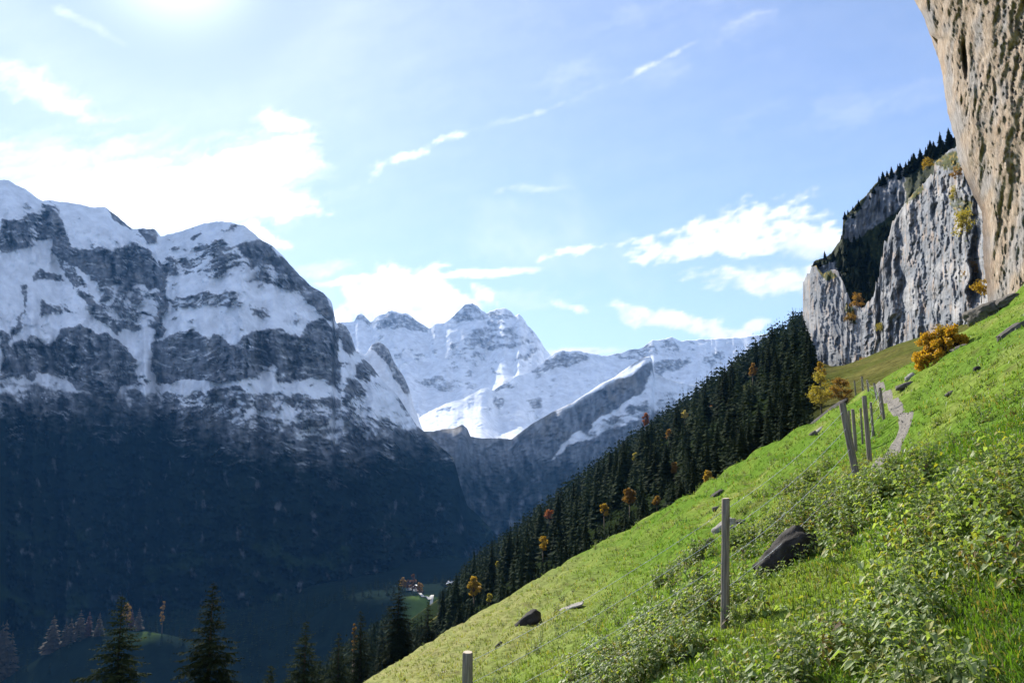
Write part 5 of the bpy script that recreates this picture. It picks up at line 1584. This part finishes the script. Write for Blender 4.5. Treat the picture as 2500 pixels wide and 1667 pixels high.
def build_grass():
    """blades of grass, thinning out with distance as they grow too small to tell apart"""
    N = 74000
    px = RNG.uniform(700, 2850, N); py = RNG.uniform(690, 1860, N)
    x, y, ok = hit_meadow(px, py)
    ok &= (y < 60) & (y > 1.5)
    # more to the right of the frame and close by, evenly over the ground
    k2 = 16000; th = RNG.uniform(math.radians(28), math.radians(68), k2); rr = np.sqrt(RNG.uniform(1.5 ** 2, 15 ** 2, k2))
    x = np.concatenate([x, rr * np.sin(th)]); y = np.concatenate([y, rr * np.cos(th)]); ok = np.concatenate([ok, y[-k2:] > 0.5])
    ok &= path_dist(x, y) > 0.05
    x = x[ok]; y = y[ok]; n0 = len(x)
    x = x + RNG.normal(0, 0.03, n0) * y / 10; y = y + RNG.normal(0, 0.05, n0) * y / 10
    z = meadow_z(x, y)
    col = ground_colour(x, y)
    k = 3
    L = RNG.uniform(0.035, 0.105, (n0, k)) * (1 + 0.6 * (RNG.uniform(0, 1, (n0, 1)) < 0.12)) * (0.75 + 0.014 * y[:, None])
    w = (0.0035 + 0.00033 * y)[:, None] * RNG.uniform(0.7, 1.4, (n0, k))
    a = RNG.uniform(0, 6.283, (n0, k)); ln = RNG.uniform(0.15, 0.9, (n0, k))
    bx = x[:, None] + RNG.normal(0, 0.018, (n0, k)) * (1 + y[:, None] * 0.05); by = y[:, None] + RNG.normal(0, 0.018, (n0, k)) * (1 + y[:, None] * 0.05)
    bz = np.repeat(z[:, None], k, 1) - 0.012
    dx = np.cos(a) * ln - 0.12; dy = np.sin(a) * ln
    sx = -np.sin(a) * w; sy = np.cos(a) * w
    P0 = np.stack([bx - sx, by - sy, bz], -1); P1 = np.stack([bx + sx, by + sy, bz], -1)
    M0 = np.stack([bx + dx * L * .45 - sx * .75, by + dy * L * .45 - sy * .75, bz + L * .62], -1); M1 = np.stack([bx + dx * L * .45 + sx * .75, by + dy * L * .45 + sy * .75, bz + L * .62], -1)
    T = np.stack([bx + dx * L, by + dy * L, bz + L * (1 - 0.35 * ln)], -1)
    V = np.stack([P0, P1, M1, M0, T], 2).reshape(-1, 3)
    nb = n0 * k; o_ = np.arange(nb) * 5
    F4 = np.stack([o_, o_ + 1, o_ + 2, o_ + 3], -1); F3 = np.stack([o_ + 3, o_ + 2, o_ + 4], -1)
    c = np.repeat(col[:, None], k, 1) * RNG.uniform(0.75, 1.45, (n0, k, 1))
    dry = RNG.uniform(0, 1, (n0, k, 1)) < 0.13
    c = np.where(dry, np.array((0.30, 0.24, 0.09)) * RNG.uniform(0.7, 1.2, (n0, k, 1)), c)
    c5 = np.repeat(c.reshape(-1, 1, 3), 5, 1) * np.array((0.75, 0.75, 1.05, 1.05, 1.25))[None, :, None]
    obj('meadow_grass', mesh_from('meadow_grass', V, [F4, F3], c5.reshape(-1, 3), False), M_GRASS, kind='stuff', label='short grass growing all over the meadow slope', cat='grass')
    print('grass', nb)


build_grass()

# ------------------------------------------------------------------ hamlet and woods in the valley
M_PLASTER = mat_plain('white_plaster', (0.74, 0.72, 0.68), rough=0.9, var=0.12, vscale=0.8, bump=0.1)
M_TIMBER = mat_plain('brown_timber', (0.17, 0.10, 0.06), rough=0.85, var=0.3, vscale=2.0, stretch=(1, 1, 6), bump=0.2)
M_TILE = mat_plain('roof_tiles', (0.34, 0.20, 0.15), rough=0.8, var=0.3, vscale=2.0, bump=0.3)
M_SLATE = mat_plain('pale_metal_roof', (0.62, 0.62, 0.64), rough=0.4, spec=0.5, var=0.1, bump=0)
M_PANE = mat_plain('window_glass', (0.03, 0.035, 0.045), rough=0.1, spec=0.6, var=0.1, bump=0)


def box(x0, x1, y0, y1, z0, z1_):
    v = np.array([(x, y, z) for x in (x0, x1) for y in (y0, y1) for z in (z0, z1_)], float)
    return v, np.array([(0, 1, 3, 2), (4, 6, 7, 5), (0, 4, 5, 1), (2, 3, 7, 6), (0, 2, 6, 4), (1, 5, 7, 3)])


def house(px, py, Y, w, d, h, rz, wall, roof, label, storeys=2):
    p = at(px, py, Y); z = float(valley_z(p[0], Y))
    e = obj('valley_house', None, loc=(float(p[0]), Y, z - 0.3), rot=(0, 0, rz), label=label, cat='house')
    rh = w * 0.36
    v = [(-w / 2, -d / 2, 0), (w / 2, -d / 2, 0), (w / 2, d / 2, 0), (-w / 2, d / 2, 0), (-w / 2, -d / 2, h), (w / 2, -d / 2, h), (w / 2, d / 2, h), (-w / 2, d / 2, h), (0, -d / 2, h + rh), (0, d / 2, h + rh)]
    f4 = np.array([(0, 1, 5, 4), (1, 2, 6, 5), (2, 3, 7, 6), (3, 0, 4, 7)]); f3 = np.array([(4, 5, 8), (6, 7, 9)])
    obj('wall', mesh_from('wall', np.array(v), [f4, f3], smooth=False), wall, e)
    o = 0.6; t_ = 0.25; sl = rh / (w / 2); rv = []; rf = []
    for sgn in (-1, 1):
        b = len(rv); xe = sgn * (w / 2 + o); ze = h - o * sl
        for yy in (-d / 2 - o, d / 2 + o):
            rv += [(xe, yy, ze + 0.02), (0.0, yy, h + rh + 0.02), (xe, yy, ze + t_), (0.0, yy, h + rh + t_)]
        rf += [(b, b + 1, b + 5, b + 4), (b + 2, b + 6, b + 7, b + 3), (b, b + 4, b + 6, b + 2), (b, b + 2, b + 3, b + 1), (b + 4, b + 5, b + 7, b + 6)]
    r_ = obj('roof', mesh_from('roof', np.array(rv), np.array(rf), smooth=False), roof, e)
    v, f = box(-w * 0.2, -w * 0.2 + 0.6, -0.3, 0.3, h + rh * 0.4, h + rh + 0.7); obj('chimney', mesh_from('chimney', v, f, smooth=False), wall, r_)
    v, f = box(-0.5, 0.5, -d / 2 - 0.08, -d / 2 + 0.02, 0.1, 2.1); obj('door', mesh_from('door', v, f, smooth=False), M_TIMBER, e)
    for st in range(storeys):
        for k in (-1, 1):
            zz = 1.2 + st * 2.6
            if zz + 1.2 > h: continue
            v, f = box(k * w * 0.28 - 0.5, k * w * 0.28 + 0.5, -d / 2 - 0.06, -d / 2 + 0.02, zz, zz + 1.2)
            wd = obj('window', mesh_from('window', v, f, smooth=False), M_PLASTER if wall is M_TIMBER else M_TIMBER, e)
            v, f = box(k * w * 0.28 - 0.4, k * w * 0.28 + 0.4, -d / 2 - 0.09, -d / 2 - 0.05, zz + 0.1, zz + 1.1); obj('pane', mesh_from('pane', v, f, smooth=False), M_PANE, wd)


house(1017, 1441, 1300, 8.5, 11, 6.0, 0.3, M_PLASTER, M_SLATE, 'white gabled house in the middle of the sunny hamlet')
house(1000, 1439, 1310, 6.0, 8, 5.0, -0.5, M_PLASTER, M_TILE, 'small white house at the left end of the hamlet')
house(1026, 1452, 1275, 6.5, 7, 3.6, 0.8, M_TIMBER, M_TILE, 'low brown timber barn in front of the white gabled house', 1)
house(1100, 1432, 1330, 12, 9, 4.5, 1.2, M_TIMBER, M_SLATE, 'long house with pale roof right of the hamlet among spruces')
house(1114, 1434, 1325, 6, 7, 4.2, 0.1, M_PLASTER, M_SLATE, 'small pale roofed hut rightmost in the hamlet')


def build_road():
    pts = [(1024, 1446), (1029, 1452), (1033, 1458), (1040, 1463), (1049, 1467), (1056, 1471), (1050, 1476), (1042, 1482), (1036, 1490)]
    C = []
    for px, py in pts:
        s, e = ray(px, py); t_ = 1250.0
        for _ in range(40):
            t_ = float(valley_z(s * t_, t_) / e) * 0.5 + t_ * 0.5
        C.append((float(s) * t_, t_))
    P, W = resample(np.array(C), np.full(len(C), 4.2), 2.0)
    tg = np.gradient(P, axis=0); tg /= np.linalg.norm(tg, axis=1)[:, None] + 1e-9; nr = np.stack([tg[:, 1], -tg[:, 0]], -1)
    us = np.linspace(-0.5, 0.5, 5)
    Q = P[:, None] + nr[:, None] * us[None, :, None] * 4.2
    Z = valley_z(Q[..., 0], Q[..., 1]).max(1, keepdims=True) + 0.25 + 0 * us[None]
    obj('valley_road', mesh_from('valley_road', np.concatenate([Q, Z[..., None]], -1).reshape(-1, 3), grid_faces(len(P), 5)), mat_plain('pale_gravel_road', (0.58, 0.55, 0.50), rough=0.95, var=0.15, vscale=0.5, bump=0), kind='structure', label='pale gravel road bending through the hamlet')


build_road()


def valley_broadleaf(px, py, hp, colour, Y, label, group=None, seed=0):
    # stand the tree where the ground lies a little below the crown seen in the photograph
    best = None
    for Yt in np.arange(Y - 130, Y + 131, 5.0):
        top = at(px, py - hp * 0.5, Yt); H = hp / FPX * Yt * 1.35
        d = abs(float(top[2]) - float(valley_z(top[0], Yt)) - H) + 0.02 * abs(Yt - Y)
        if best is None or d < best[0]: best = (d, Yt)
    Y = best[1]; top = at(px, py - hp * 0.5, Y); gz = float(valley_z(top[0], Y)); H = max(float(top[2]) - gz, hp / FPX * Y)
    if colour in ('larch', 'rose') and px < 900:
        c0, c1 = LEAFC[colour]
        e = obj('larch_tree', None, loc=(float(top[0]), Y, float(top[2]) - H), rot=(0, 0, seed * 1.7), scale=(H * 1.15, H * 1.15, H), label=label, cat='tree', group=group)
        obj('crown', spruce_crown_simple(13, 11, seed, 0.19 + 0.03 * (seed % 3), c0, c1).mesh('larch_crown'), M_AUTUMN, e); obj('trunk', TRUNK_U, M_BARK, e)
        return
    put_broadleaf('valley_tree', (float(top[0]), Y, float(top[2]) - H), H, max(4.0, hp / FPX * Y * (0.5 if colour in ('larch', 'rose') else 0.8)), colour, seed, label, group=group, nleaf=1200, leaf=max(0.9, 3.2 / FPX * Y), base=0.15, clumps=22)


VT = [(1008, 1418, 34, 'rose', 1330, 'tall reddish tree behind the white gabled house'), (985, 1420, 22, 'amber', 1320, 'small orange brown tree left of the hamlet'), (1025, 1432, 20, 'orange', 1320, 'small orange tree right of the white gabled house'), (996, 1424, 18, 'rose', 1335, 'small rose tinted tree between the orange brown and reddish trees'),
      (8, 1545, 60, 'larch', 1100, 'pale tan larch at the lower left picture edge, left one'), (32, 1570, 62, 'larch', 1090, 'pale tan larch at the lower left picture edge, right one'), (18, 1530, 40, 'larch', 1120, 'small pale larch behind the two at the left edge'),
      (134, 1518, 40, 'larch', 1150, 'pale reddish larch leftmost on the wooded knoll'), (163, 1528, 36, 'larch', 1140, 'pale tan larch second on the wooded knoll'), (176, 1522, 34, 'larch', 1145, 'pale tan larch third on the wooded knoll'), (199, 1500, 30, 'larch', 1155, 'thin pale larch on the rise of the knoll'), (220, 1508, 38, 'rose', 1150, 'thin reddish larch on the rise of the knoll'), (245, 1512, 40, 'larch', 1150, 'slim pale larch just left of the leftmost large spruce'), (312, 1485, 26, 'amber', 1160, 'orange tree just right of the leftmost large spruce top'), (324, 1496, 22, 'rose', 1155, 'pinkish tree below the orange one on the knoll'), (341, 1489, 16, 'larch', 1160, 'small pale tree at the right end of the knoll'), (400, 1472, 14, 'amber', 1190, 'tiny pale tree right of the knoll')]
for k, (px, py, hp, colour, Y, lab) in enumerate(VT):
    valley_broadleaf(px, py, hp, colour, Y, lab, None, 1000 + k)


def build_valley_wood():
    r = np.random.default_rng(77)
    N = 7000
    t_ = np.sqrt(r.uniform(930 ** 2, 1780 ** 2, N)); s = r.uniform(-0.62, -0.045, N); x = s * t_; y = t_
    z = valley_z(x, y); h = r.uniform(13, 24, N)
    keep = (fbm(x / 120., y / 120., 1201, 3) > -0.35) | (np.exp(-((x + 158) / 230.) ** 2 - ((y - 1310) / 200.) ** 2) > 0.2)
    px, pt = project(x, y, z + h); _, pb = project(x, y, z)
    keep &= (pb < 1720)
    keep &= ~((px > 985) & (px < 1075) & (pb > 1436) & (pt < 1492) & (y < 1335))
    keep &= ~((np.abs(x + 515) < 24) & (np.abs(y - 1180) < 28))
    idx = np.where(keep)[0][:1300]
    packs = [spruce_crown_simple(6, 6, 790 + i, 0.17).arrays() for i in range(3)]
    V = []; F = []; C = []; n = 0
    for i in idx:
        pv, pf, pc = packs[r.integers(0, 3)]; a = r.uniform(0, 6.28); ca, sa = math.cos(a), math.sin(a)
        v = np.empty_like(pv); v[:, 0] = (pv[:, 0] * ca - pv[:, 1] * sa) * h[i] + x[i]; v[:, 1] = (pv[:, 0] * sa + pv[:, 1] * ca) * h[i] + y[i]; v[:, 2] = pv[:, 2] * h[i] + z[i] - 0.4
        V.append(v); F.append(pf[0] + n); C.append(pc * r.uniform(0.6, 1.1)); n += len(pv)
    obj('valley_wood', mesh_from('valley_wood', np.concatenate(V), np.concatenate(F), np.concatenate(C), False), M_NEEDLE, kind='stuff', label='dark spruce wood covering the shaded valley floor', cat='forest')


build_valley_wood()

# ------------------------------------------------------------------ the air between
def build_haze():
    x0, x1, y0, y1, z0, z1_ = -26500, 26500, -26000, 29000, -700, 2300
    v = np.array([(x, y, z) for x in (x0, x1) for y in (y0, y1) for z in (z0, z1_)], float)
    f = np.array([(0, 1, 3, 2), (4, 6, 7, 5), (0, 4, 5, 1), (2, 3, 7, 6), (0, 2, 6, 4), (1, 5, 7, 3)])
    m, t, out = new_mat('haze')
    pv = t.n('ShaderNodeVolumePrincipled')
    pv.inputs['Color'].default_value = HAZE_COL
    pv.inputs['Density'].default_value = HAZE_D
    pv.inputs['Anisotropy'].default_value = HAZE_G
    t.l(pv.outputs[0], out.inputs['Volume'])
    obj('haze', mesh_from('haze', v, f, smooth=False), m, kind='stuff', label='thin blue haze filling the valley air', cat='haze')


HAZE_COL = (0.13, 0.43, 1.0, 1)
HAZE_D = 3.3e-5
HAZE_G = 0.0
build_haze()
